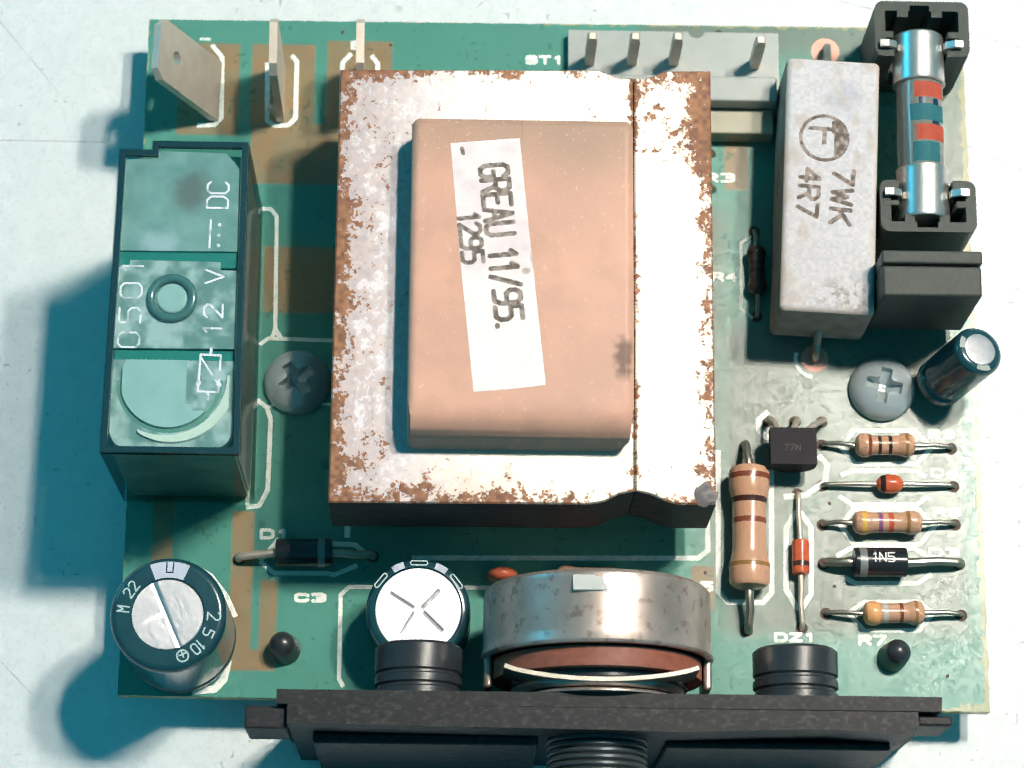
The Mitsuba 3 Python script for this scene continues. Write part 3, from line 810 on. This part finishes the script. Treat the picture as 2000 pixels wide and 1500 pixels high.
def holder_block(y0, y1, opening_low, ztop=10.4):
    x0, x1, t = 75.0, 84.6, 1.05
    o = rrect(x0, x1, y0, y1, 0.9)
    cav = rrect(x0 + t, x1 - t, y0 + t, y1 - t, 0.15)
    if opening_low:
        gap = sbox(76.9, y0 - 1, 82.3, y0 + t + 0.5)
        teeth = [sbox(77.3, y1 - t - 0.7, 78.4, y1 - t + 0.01), sbox(80.8, y1 - t - 0.7, 81.9, y1 - t + 0.01)]
        notch = sbox(78.6, y1 - t - 0.01, 80.6, y1 - 0.45)
    else:
        gap = sbox(76.9, y1 - t - 0.5, 82.3, y1 + 1)
        teeth = [sbox(77.4, y0 + t - 0.01, 78.4, y0 + t + 0.75), sbox(80.9, y0 + t - 0.01, 81.9, y0 + t + 0.75)]
        notch = sbox(78.6, y0 + 0.45, 80.7, y0 + t + 0.01)
    ring_ = unary_union([o.difference(cav).difference(gap).difference(notch)] + teeth)
    return [ext(ring_, 0.1, ztop), ext(o.buffer(-0.3), 0.1, 2.0)]


up_b = holder_block(64.9, 70.95, True)
lo_b = holder_block(46.05, 51.5, False)
bars = [rbox(75.2, 76.9, 64.95, 65.5, 2, 10.42, 0.12), rbox(82.4, 84.4, 64.95, 65.5, 2, 10.42, 0.12), rbox(75.2, 76.9, 48.8, 49.4, 2, 10.42, 0.12), rbox(75.2, 76.9, 66.9, 67.7, 2, 10.38, 0.15), rbox(82.4, 84.4, 66.9, 67.7, 2, 10.38, 0.15), rbox(75.2, 76.9, 50.7, 51.45, 2, 10.38, 0.15), rbox(82.6, 84.4, 48.6, 49.4, 2, 10.38, 0.15)]
add(k + '__end_block', up_b + bars[:2] + bars[3:5], 'mat_holder', False)
add(k + '__end_block', lo_b + bars[2:3] + bars[5:], 'mat_holder', False)


def clip(yc):
    out = []
    for s in (-1, 1):
        prof = [(2.2, 2.0), (2.75, 5.0), (2.95, 8.2), (2.55, 10.0), (2.7, 10.6), (3.4, 11.0), (4.2, 10.9)]
        pts = [(79.6 + s * a, z) for a, z in prof]
        g = LineString(pts).buffer(0.2, cap_style=2)
        m = ext(g, -0.36, 0.36)
        M = np.array([[1, 0, 0, 0], [0, 0, -1, yc], [0, 1, 0, 0], [0, 0, 0, 1.0]])
        m.apply_transform(M)
        out.append(m)
    return out


add(k + '__clip', clip(66.05), 'mat_nickel', 40)
add(k + '__clip', clip(50.05), 'mat_nickel', 40)
labels['fuse'] = {'label': 'small glass fuse with metal end caps and red and blue bands in the black holder', 'category': 'fuse'}
FX, FZ = 79.6, 8.6
ax0 = np.array([FX, 47.6, FZ])
fdir = np.array([0.0, 1.0, 0.0])
add('fuse__end_cap', lathe([(0, 0), (2.2, 0), (2.5, 0.12), (2.62, 0.4), (2.6, 5.2), (2.66, 5.5), (2.4, 5.52)], ax0, fdir, 40), 'mat_nickel')
add('fuse__end_cap', lathe([(2.4, 14.75), (2.68, 14.8), (2.62, 15.1), (2.62, 19.7), (2.5, 20.0), (2.2, 20.1), (0, 20.1)], ax0, fdir, 40), 'mat_nickel')
add('fuse__glass_tube', lathe([(2.38, 5.3), (2.38, 15.0)], ax0, fdir, 48), 'mat_fuse_glass', True)
add('fuse__refraction_tube', lathe([(2.15, 5.3), (2.15, 15.0)], ax0, fdir, 40), 'mat_refraction_tube', True)  # added opaque grey tube, stands in for refraction in the glass


def band(key, y0, y1, a0, a1, mat):
    """A painted patch on the glass between the angles a0 and a1 (degrees from straight up, to the right)."""
    n = 14
    v, f = [], []
    for i, a in enumerate(np.radians(np.linspace(a0, a1, n))):
        for y in (y0, y1):
            v.append([FX + 2.41 * math.sin(a), y, FZ + 2.41 * math.cos(a)])
    for i in range(n - 1):
        f += [[2 * i, 2 * i + 1, 2 * i + 3], [2 * i, 2 * i + 3, 2 * i + 2]]
    add(key, trimesh.Trimesh(v, f, process=False), mat, True)


band('fuse__colour_band', 60.3, 62.0, -22, 62, 'mat_fuse_red')
band('fuse__colour_band', 57.8, 59.6, -34, 60, 'mat_fuse_blue')
band('fuse__colour_band', 55.7, 57.4, -20, 62, 'mat_fuse_red')
band('fuse__colour_band', 53.4, 55.5, -30, 40, 'mat_fuse_blue')
band('fuse__colour_band', 59.6, 60.3, -12, 4, 'mat_fuse_navy')
band('fuse__colour_band', 59.5, 60.2, 24, 40, 'mat_fuse_navy')
band('fuse__colour_band', 57.4, 57.8, 20, 42, 'mat_fuse_navy')

# ---------------------------------------------------------------- bridge rectifier
k = comp('bridge_rectifier', 'dark grey flat block shaped rectifier standing below the fuse holder')
add(k + '__body', [rbox(74.4, 84.1, 38.15, 41.25, 3.0, 14.0, 0.25), rbox(74.5, 84.0, 41.0, 41.6, 3.0, 13.2, 0.1), rbox(74.4, 84.25, 41.5, 42.85, 3.0, 14.0, 0.2)], 'mat_rectifier')
for x in (75.6, 78.1, 80.6, 83.1):
    add(k + '__lead', tube([(x, 40.4, 3.2), (x, 40.4, 1), (x, 40.4, -2)], 0.45, 8), 'mat_tin')
pads(k, (83.1, 40.4))

# ---------------------------------------------------------------- screws
def screw(x, y, rotz, label, shade):
    k = comp('screw', label)
    R = 3.35
    prof = [(0, 0.15)] + [(R, 0.15), (R, 0.5)] + [(R * math.sin(a), 0.5 + 1.75 * math.cos(a)) for a in np.linspace(1.45, 0.0, 9)][:-1] + [(0, 2.25)]
    head = as_mf(lathe(prof, np.array([0, 0, 0.0]), (0, 0, 1), 48))
    cut = []
    for s in (0, 90):
        p = trimesh.Trimesh()
        w, L = 0.62, 1.95
        arm = hull(*[np.array([[sx * l, sy * ww, z] for sx in (-1, 1) for sy in (-1, 1)]) for l, ww, z in ((L, w, 2.6), (L * 0.88, w * 0.85, 1.2), (0.4, w * 0.5, 0.7))])
        arm.apply_transform(trimesh.transformations.rotation_matrix(math.radians(s), [0, 0, 1]))
        cut.append(as_mf(arm))
    cone = as_mf(lathe([(0, 0.55), (0.9, 1.3), (1.1, 2.7), (0, 2.7)], np.zeros(3), (0, 0, 1), 20))
    head = as_tm(head - (cut[0] + cut[1] + cone))
    head.apply_transform(trimesh.transformations.rotation_matrix(math.radians(rotz), [0, 0, 1]))
    head.apply_translation([x, y, 0])
    add(k + '__head', head, shade, 32)
    add(k + '__shank', tube([(x, y, 0.2), (x, y, -1), (x, y, -3)], 1.4, 16), shade)


screw(16.75, 32.35, 35, 'cross head screw between the relay and the transformer', 'mat_zinc')
screw(76.2, 32.55, -12, 'cross head screw beside the small tilted capacitor on the right', 'mat_zinc')

# ---------------------------------------------------------------- electrolytic capacitors
def capacitor(k, p, d, R, H, rt, n=64):
    """Sleeve with rolled shoulder, aluminium top."""
    prof = [(0, 0), (R - 0.3, 0), (R, 0.3), (R, 1.0), (R - 0.28, 1.35), (R - 0.28, 1.7), (R, 2.1), (R, H - 0.8)]
    prof += [(R - 0.75 + 0.75 * math.cos(a), H - 0.75 + 0.75 * math.sin(a)) for a in np.linspace(0.2, math.pi / 2, 6)]
    prof += [(rt + 0.1, H + 0.02), (rt, H - 0.08), (rt, H - 0.3), (0, H - 0.3)]
    return lathe(prof, np.array(p, float), d, n)


def top_disc(R, H, grooves):
    """Aluminium lid with shallow V grooves: (x0, y0, x1, y1, half width, depth)."""
    m = as_mf(lathe([(0, H - 0.6), (R, H - 0.6), (R, H - 0.06), (R - 0.1, H), (0, H)], np.zeros(3), (0, 0, 1), 64))
    for x0, y0, x1, y1, w, dp in grooves:
        d = np.array([x1 - x0, y1 - y0])
        L = np.hypot(*d)
        d /= L
        nn = np.array([-d[1], d[0]])
        pts = []
        for e in ((x0, y0), (x1, y1)):
            e = np.array(e)
            pts += [[*(e + nn * w * 1.02), H + 0.002], [*(e - nn * w * 1.02), H + 0.002], [*e, H - dp], [*(e + nn * w), H + 0.1], [*(e - nn * w), H + 0.1]]
        m = m - as_mf(hull(np.array(pts)))
    return as_tm(m)


k = comp('electrolytic_capacitor', 'tall dark blue capacitor with a scored metal top at the bottom left corner of the board')
C1 = np.array([6.05, 6.0])
add(k + '__sleeve', capacitor(k, [*C1, 0.1], (0, 0, 1), 5.5, 12.4, 3.4), 'mat_sleeve')
t = top_disc(3.42, 12.36, [(-1.45, 3.0, 1.35, -3.1, 0.34, 0.10), (-0.1, 0.1, -2.9, -1.05, 0.30, 0.05)])
t.apply_translation([C1[0] - 0.1, C1[1], 0])
add(k + '__metal_top', t, 'mat_aluminium', 20)
sect = Polygon([(0, 0)] + [(8 * math.cos(a), 8 * math.sin(a)) for a in np.radians(np.linspace(68, 112, 12))]).intersection(Point(0, 0).buffer(5.05, 24)).difference(Point(0, 0).buffer(3.5, 24))
minus = stroke([(-0.3, 5.0), (-0.3, 4.0), (0.3, 4.0), (0.35, 5.0)], 0.14)
add(k + '__stripe', ext(affinity.translate(sect.difference(minus), *C1), 12.5, 12.54), 'mat_sleeve_print', False)


def ctext(text, r, a, h, w, st, z=12.5, c=C1, out=False):
    """Text on the shoulder at polar angle a, its foot towards the centre."""
    g = lettering(text, h, w, st, gap=0.35)
    b = g.bounds
    g = affinity.translate(g, -(b[0] + b[2]) / 2, 0)
    g = affinity.translate(affinity.rotate(g, a - 90, origin=(0, 0)), c[0] + r * math.cos(math.radians(a)), c[1] + r * math.sin(math.radians(a)))
    add(k + '__sleeve_print', ext(g, z, z + 0.035), 'mat_sleeve_text', False)


ctext('22', 3.75, 147, 1.0, 0.6, 0.14)
ctext('M', 3.7, 174, 1.1, 0.5, 0.14)
ctext('+', 3.55, -68, 1.1, 0.8, 0.16)
g = Point(0, 0).buffer(0.62).difference(Point(0, 0).buffer(0.46))
add(k + '__sleeve_print', ext(affinity.translate(g, C1[0] + 1.55, C1[1] - 3.95), 12.5, 12.53), 'mat_sleeve_text', False)
ctext('5', 3.75, -24, 1.0, 0.62, 0.15)
ctext('2', 3.75, -2, 1.2, 0.7, 0.15)
ctext('10', 3.75, -47, 1.05, 0.55, 0.15)

k = comp('electrolytic_capacitor', 'capacitor with a bright crossed metal top left of the potentiometer')
C2 = np.array([29.55, 7.55])
add(k + '__sleeve', capacitor(k, [*C2, 0.1], (0, 0, 1), 5.05, 8.1, 4.15), 'mat_sleeve')
t = top_disc(4.2, 8.1, [(-2.7, 1.7, -0.4, 0.25, 0.16, 0.16), (0.35, 0.2, 2.0, 2.0, 0.2, 0.2), (0.5, -0.15, 2.4, -2.0, 0.2, 0.18), (-0.4, -0.2, -1.6, -2.3, 0.14, 0.14)])
t.apply_translation([*C2, 0])
add(k + '__metal_top', t, 'mat_aluminium', 20)
for a0 in (108, 55):
    sect = Polygon([(0, 0)] + [(8 * math.cos(a), 8 * math.sin(a)) for a in np.radians(np.linspace(a0, a0 + 15, 6))]).intersection(Point(0, 0).buffer(4.95, 24)).difference(Point(0, 0).buffer(4.3, 24))
    add(k + '__stripe', ext(affinity.translate(sect, *C2), 8.2, 8.23), 'mat_sleeve_print', False)
for a0 in (142, 90, 38):
    p = np.array([4.62 * math.cos(math.radians(a0)), 4.62 * math.sin(math.radians(a0))])
    g = affinity.rotate(LineString([(-0.62, 0), (0.62, 0)]).buffer(0.27).difference(LineString([(-0.62, 0), (0.62, 0)]).buffer(0.13)), a0 - 90, origin=(0, 0))
    add(k + '__sleeve_print', ext(affinity.translate(g, *(C2 + p)), 8.2, 8.225), 'mat_sleeve_text', False)

k = comp('electrolytic_capacitor', 'small tilted black capacitor leaning over the right edge of the board')
p0, p1 = np.array([81.7, 32.7, 2.0]), np.array([84.45, 33.95, 10.2])
dd, aa, bb = frame_of(p1 - p0)
HL = float(np.linalg.norm(p1 - p0))
add(k + '__sleeve', capacitor(k, p0, dd, 2.55, HL, 1.62), 'mat_sleeve')
add(k + '__metal_top', lathe([(1.65, HL - 0.3), (1.66, HL - 0.02), (1.5, HL + 0.04), (0, HL + 0.04)], p0, dd, 32), 'mat_aluminium')
for s in (-1, 1):
    e = p0 + aa * s * 1.0
    add(k + '__lead', tube([e + dd * 0.2, e - dd * 1.0, [e[0] - 0.5, e[1] - 0.2, 0], [e[0] - 0.5, e[1] - 0.2, -2]], 0.25, 8), 'mat_tin')
M = np.eye(4)
xx = np.array([1.0, 0, 0]) - dd * dd[0]
xx /= np.linalg.norm(xx)
M[:3, 0], M[:3, 1], M[:3, 2], M[:3, 3] = xx, np.cross(dd, xx), dd, p0
for a0, w0 in ((-105, 40), (150, 34)):
    sect = Polygon([(0, 0)] + [(8 * math.cos(a), 8 * math.sin(a)) for a in np.radians(np.linspace(a0, a0 + w0, 8))]).intersection(Point(0, 0).buffer(2.3, 24)).difference(Point(0, 0).buffer(1.75, 24))
    m = ext(sect, HL + 0.015, HL + 0.05)
    m.apply_transform(M)
    add(k + '__stripe', m, 'mat_nylon', False)

# ---------------------------------------------------------------- transistor lying on its back
k = comp('transistor', 'small black transistor lying flat with three splayed leads above the large resistor')
prof = Polygon([(-2.3, 0), (2.3, 0), (2.3, -1.1)] + [(2.35 * math.cos(a), -1.1 + 2.4 * math.sin(a)) for a in np.linspace(0, -math.pi, 14)][1:-1] + [(-2.3, -1.1)])
m = ext(prof, 0, 3.75)
M = np.array([[1, 0, 0, 66.55], [0, 0, 1, 23.5], [0, 1, 0, 4.5], [0, 0, 0, 1.0]])
m.apply_transform(M)
if m.volume < 0:
    m.invert()
add(k + '__body', m, 'mat_epoxy', 30)
pr = lettering('77N', 0.6, 0.42, 0.09, gap=0.4)
add(k + '__body_print', ext(place(pr, 65.6, 24.9, 0), 4.5, 4.52), 'mat_faint_print', False)
for x0, x1 in ((65.2, 64.55), (66.6, 67.3), (67.9, 70.0)):
    add(k + '__lead', tube([(x0, 27.1, 3.4), (x0 + (x1 - x0) * 0.5, 28.0, 3.1), (x1, 28.8, 1.9), (x1, 29.05, 0.6), (x1, 29.05, -1.5)], 0.33, 8), 'mat_dull_tin')
pads(k, (64.55, 29.05), (67.3, 29.05), (70.0, 29.05))

# ---------------------------------------------------------------- axial resistors and diodes
def dogbone(L, R, waist):
    """Profile (radius, position) of a resistor body of length L."""
    e = L * 0.27
    pts = [(0.3, 0), (R * 0.55, 0.08), (R * 0.86, 0.32), (R, 0.75), (R, e * 0.72), (waist + (R - waist) * 0.4, e * 0.95), (waist, e * 1.15)]
    return pts + [(r, L - s) for r, s in pts[::-1]]


def axial(name, label, a, b, z, R, waist, hole_a, hole_b, bands, body='mat_tan', lead_r=0.24, profile=None, lead_mat='mat_tin', lead_z=None, endcol=None):
    k = comp(name, label)
    A, Bp = np.array([*a, z], float), np.array([*b, z], float)
    L = float(np.linalg.norm(Bp - A))
    d = (Bp - A) / L
    prof = profile(L) if profile else dogbone(L, R, waist)
    if endcol:   # first end bell in its own colour
        add(k + '__body', lathe([(r, s) for r, s in prof], A, d, 32), body)
        cut = [(r + 0.015, s) for r, s in prof if s < L * endcol[1]]
        add(k + '__colour_band', lathe(cut, A, d, 32), endcol[0])
    else:
        add(k + '__body', lathe(prof, A, d, 32), body)
    pr = np.array(prof)
    for pos, w, mat in bands:
        ss = np.linspace(pos - w / 2, pos + w / 2, 4)
        rr = np.interp(ss, pr[:, 1], pr[:, 0]) + 0.02
        add(k + '__colour_band', lathe([(rr[0] - 0.03, ss[0]), *zip(rr, ss), (rr[-1] - 0.03, ss[-1])], A, d, 32), mat)
    lz = z if lead_z is None else lead_z
    add(k + '__lead', tube(lead_path(a, hole_a, lz), lead_r), lead_mat)
    add(k + '__lead', tube(lead_path(b, hole_b, lz), lead_r), lead_mat)
    pads(k, hole_a, hole_b)
    return k


def mb(n):
    return 'mat_band_' + n


axial('resistor', 'large tan upright resistor with brown bands beside the transformer', (62.3, 23.9), (62.15, 11.2), 2.3, 2.03, 1.68, (62.15, 26.4), (62.12, 7.5),
      [(1.35, 0.55, mb('brown')), (3.75, 0.55, mb('dark')), (5.85, 0.55, mb('brown')), (10.35, 0.42, mb('gold'))], lead_r=0.42)
axial('resistor', 'small tan resistor with brown and black bands, topmost in the right column', (73.1, 26.3), (79.2, 26.4), 1.45, 1.2, 0.98, (70.0, 26.65), (83.1, 26.45),
      [(1.45, 0.34, mb('brown')), (2.45, 0.34, mb('dark')), (3.5, 0.34, mb('black')), (5.15, 0.34, mb('gold'))])
axial('resistor', 'small tan resistor with violet and red bands in the right column', (72.65, 18.3), (79.65, 18.4), 1.45, 1.18, 1.0, (69.85, 18.35), (83.2, 18.55),
      [(1.1, 0.5, mb('yellow')), (2.75, 0.42, mb('violet')), (3.8, 0.5, mb('red')), (5.5, 0.34, mb('gold'))])
axial('resistor', 'small tan resistor with an orange end, lowest in the right column', (73.45, 9.1), (79.6, 9.25), 1.45, 1.2, 0.98, (70.0, 9.3), (83.5, 9.3),
      [(2.2, 0.5, mb('grey')), (3.75, 0.36, mb('brown')), (5.2, 0.34, mb('gold'))], endcol=('mat_tan_orange', 0.26))
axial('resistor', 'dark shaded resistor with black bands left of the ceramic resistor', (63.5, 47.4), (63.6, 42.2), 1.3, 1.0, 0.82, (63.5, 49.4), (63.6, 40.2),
      [(0.9, 0.32, mb('black')), (1.9, 0.32, mb('black')), (2.8, 0.32, mb('black')), (4.3, 0.3, mb('dark'))], body='mat_peach_shaded')
axial('resistor', 'pale tan resistor half hidden behind the potentiometer', (43.0, 12.35), (49.4, 12.3), 1.7, 1.15, 1.0, (40.5, 12.3), (52.0, 12.3), [(2.6, 0.36, mb('gold'))])


def diode_profile(R, e=0.25):
    return lambda L: [(0.25, 0), (R * 0.6, 0.03), (R - 0.05, e * 0.5), (R, e), (R, L - e), (R - 0.05, L - e * 0.5), (R * 0.6, L - 0.03), (0.25, L)]


def bead(R):
    return lambda L: [(0.2, 0)] + [(R * (max(1 - abs(2 * s - 1) ** 3.2, 0)) ** 0.5, s * L) for s in np.linspace(0.04, 0.96, 13)] + [(0.2, L)]


axial('diode', 'tiny orange glass bead diode on thin leads in the right column', (75.2, 22.4), (77.95, 22.45), 1.1, 0.92, 0.9, (69.9, 22.4), (83.2, 22.5), [(0.62, 0.5, mb('black'))],
      body='mat_diode_glass', lead_r=0.24, profile=bead(0.95))
axial('diode', 'upright orange glass diode with a dark band beside the large resistor', (67.45, 16.6), (67.42, 12.95), 1.1, 0.85, 0.85, (67.4, 21.5), (67.52, 7.8), [(2.55, 0.5, mb('dark'))],
      body='mat_diode_glass', lead_r=0.28, profile=diode_profile(0.86, 0.3), lead_mat='mat_dull_tin')
k = axial('diode', 'black diode with a silver band in the right column', (72.55, 14.2), (77.95, 14.25), 1.75, 1.45, 1.45, (69.85, 14.4), (83.5, 14.5), [(0.95, 0.75, 'mat_silver_band')],
          body='mat_diode_black', lead_r=0.45, profile=diode_profile(1.45, 0.22))
pr = lettering('1N5', 0.9, 0.62, 0.14, gap=0.4)
add(k + '__body_print', ext(place(pr, 74.3, 14.0, 0), 3.16, 3.24), 'mat_silver_band', False)
k = axial('diode', 'black diode in the shadow below the relay', (15.2, 14.35), (20.9, 14.45), 1.75, 1.42, 1.42, (11.5, 14.1), (24.8, 14.5), [(4.6, 0.7, 'mat_silver_band')],
          body='mat_diode_black', lead_r=0.42, profile=diode_profile(1.42, 0.22), lead_mat='mat_dull_tin')
pr = lettering('1N4', 0.8, 0.6, 0.13, gap=0.4)
add(k + '__body_print', ext(place(pr, 16.3, 14.1, 0), 3.14, 3.21), 'mat_faint_print', False)

# jumper leads of the part hidden below the transformer
for y, lb in ((58.0, 'upper grey wire link reaching out from under the transformer'), (54.1, 'lower grey wire link reaching out from under the transformer')):
    k = comp('wire_link', lb)
    add(k + '__wire', tube(lead_path((54.0, y), (59.3, y - 0.1), 1.1, 0.9), 0.42), 'mat_tin')
# orange disc capacitor behind the potentiometer
k = comp('disc_capacitor', 'small orange disc capacitor behind the left end of the potentiometer')
m = trimesh.creation.icosphere(3, 1.0)
m.apply_scale([1.55, 0.85, 1.9])
m.apply_translation([37.7, 12.2, 2.6])
add(k + '__body', m, 'mat_disc_capacitor', True)
for x in (36.9, 38.5):
    add(k + '__lead', tube([(x, 12.2, 1.4), (x, 12.2, 0.4), (x, 12.2, -1.5)], 0.25, 8), 'mat_tin')

# ---------------------------------------------------------------- front panel, knobs, potentiometer
k = comp('front_panel', 'black plastic front panel along the bottom edge of the board')
front = Polygon([(14.05, -3.2), (75.75, -3.45), (78.9, -3.5), (79.1, -4.4), (75.1, -5.45), (68, -5.0), (61.9, -5.12), (54, -5.45), (47.8, -5.3), (30, -5.1), (17.9, -4.95), (14.05, -4.4)])
add(k + '__plate', [ext(sbox(16.9, -3.22, 75.8, -1.88), -6.4, 18.0), ext(Polygon([(75.75, -3.25), (77.9, -3.25), (78.0, -1.9), (75.75, -1.88)]), -6.4, 18.0),
                    ext(Polygon([(17.9, -3.2), (75.75, -3.3), (75.8, -4.5), (75.1, -5.4), (68, -5.0), (61.9, -5.12), (54, -5.4), (47.8, -5.28), (30, -5.1), (17.9, -4.95)]), -6.4, 17.97)], 'mat_black_plastic', False)
add(k + '__end_lug', rbox(13.95, 17.86, -5.4, -3.24, 10.5, 17.0, 0.25), 'mat_black_plastic')
add(k + '__end_lug', rbox(75.84, 79.0, -4.45, -3.5, 11.0, 17.2, 0.25), 'mat_black_plastic')
add(k + '__front_rib', [rbox(20, 41, -6.1, -5.0, -6.3, 13.0, 0.3), rbox(53, 74, -6.1, -5.3, -6.3, 12.5, 0.3)], 'mat_black_plastic')


def knob(x, z, R, y0, y1):
    prof = [(0, 0), (R - 0.35, 0), (R, 0.3), (R, 2.55), (R - 0.2, 2.75), (R - 0.2, 2.95), (R, 3.1), (R, 3.75), (R - 0.25, 3.95), (R - 0.25, 4.15), (R - 0.03, 4.3), (R - 0.03, y0 - y1)]
    return lathe(prof, np.array([x, y0, z], float), (0, -1, 0), 56)


k = comp('button', 'black grooved round button in front of the crossed capacitor')
add(k + '__cap', knob(29.75, 12.5, 4.1, 3.2, -1.86), 'mat_rubber')
k = comp('button', 'black grooved round button below the upright orange diode')
add(k + '__cap', knob(65.2, 12.5, 4.0, 3.3, -1.86), 'mat_rubber')
for x, y, tx, ty, lb in ((16.5, 4.95, -0.15, 0.1, 'black round peg through the board right of the tall capacitor'), (76.4, 4.95, 0.15, 0.1, 'black round peg through the board near the lower right corner')):
    k = comp('peg', lb)
    prof = [(0, -1.5), (1.0, -1.5), (1.0, 0.0), (1.45, 0.02), (1.45, 0.5)] + [(1.3 * math.cos(a), 2.0 + 1.2 * math.sin(a)) for a in np.linspace(0, math.pi / 2, 7)]
    add(k + '__head', lathe(prof, np.array([x, y, 0.0]), (tx, ty, 1), 28), 'mat_rubber')

k = comp('potentiometer', 'round metal potentiometer with a brown wafer behind the front panel')
PX, PZ = 46.6, 11.0
axp = np.array([PX, 9.2, PZ])
dm = (0, -1, 0)
prof = [(0, 0), (9.6, 0), (10.3, 0.12), (10.7, 0.5), (10.8, 1.0), (10.82, 5.6), (10.9, 6.2), (11.05, 6.75), (10.95, 7.0), (10.4, 7.02)]
can = as_tm(lathe(prof, axp, dm, 96))
add(k + '__can', can, 'mat_pot_can', 30)
add(k + '__wafer', lathe([(3, 7.15), (9.9, 7.15), (9.9, 9.0), (3, 9.0)], axp, dm, 80), 'mat_phenolic')
add(k + '__inner_ring', lathe([(3, 6.8), (8.6, 6.8), (8.6, 9.7), (3, 9.7)], axp, dm, 48), 'mat_diode_black')
add(k + '__front_plate', lathe([(3, 9.5), (7.8, 9.5), (8.1, 9.6), (8.2, 9.9), (8.1, 10.25), (7.8, 10.5), (3, 10.5)], axp, dm, 96), 'mat_pot_can')
xs = np.linspace(-8.9, 8.9, 25)
spring = LineString([(PX + x, 0.35 - 1.15 * (1 - (x / 8.9) ** 2) ** 0.8) for x in xs]).buffer(0.2, cap_style=2)
add(k + '__retaining_spring', ext(spring, 14.0, 19.3), 'mat_tin', 30)
add(k + '__front_plate_lip', lathe([(3, 10.7), (8.0, 10.7), (8.2, 10.85), (8.2, 11.0), (3, 11.0)], axp, dm, 64), 'mat_pot_can')
for s in (-1, 1):
    add(k + '__crimp_tab', rbox(PX + s * 10.35 - 0.4, PX + s * 10.35 + 0.4, -0.6, 2.9, PZ - 3.2, PZ + 1.6, 0.3), 'mat_pot_can')
# locating tab folded out of the can's back edge
m = trimesh.creation.box([3.1, 1.5, 0.35])
m.apply_transform(trimesh.transformations.rotation_matrix(math.radians(-14), [1, 0, 0]))
m.apply_translation([45.4, 7.6, 21.75])
m2 = trimesh.creation.box([0.6, 1.7, 0.5])
m2.apply_translation([46.9, 7.6, 21.7])
add(k + '__locating_tab', [m, m2], 'mat_bright_tin', False)
bz = []
for i in range(16):
    bz += [(4.75, 0.62 * i), (4.75, 0.62 * i + 0.22), (4.45, 0.62 * i + 0.42)]
add(k + '__threaded_bushing', lathe([(0, 0)] + bz + [(0, 10)], np.array([PX, -5.3, PZ]), dm, 48), 'mat_bushing')
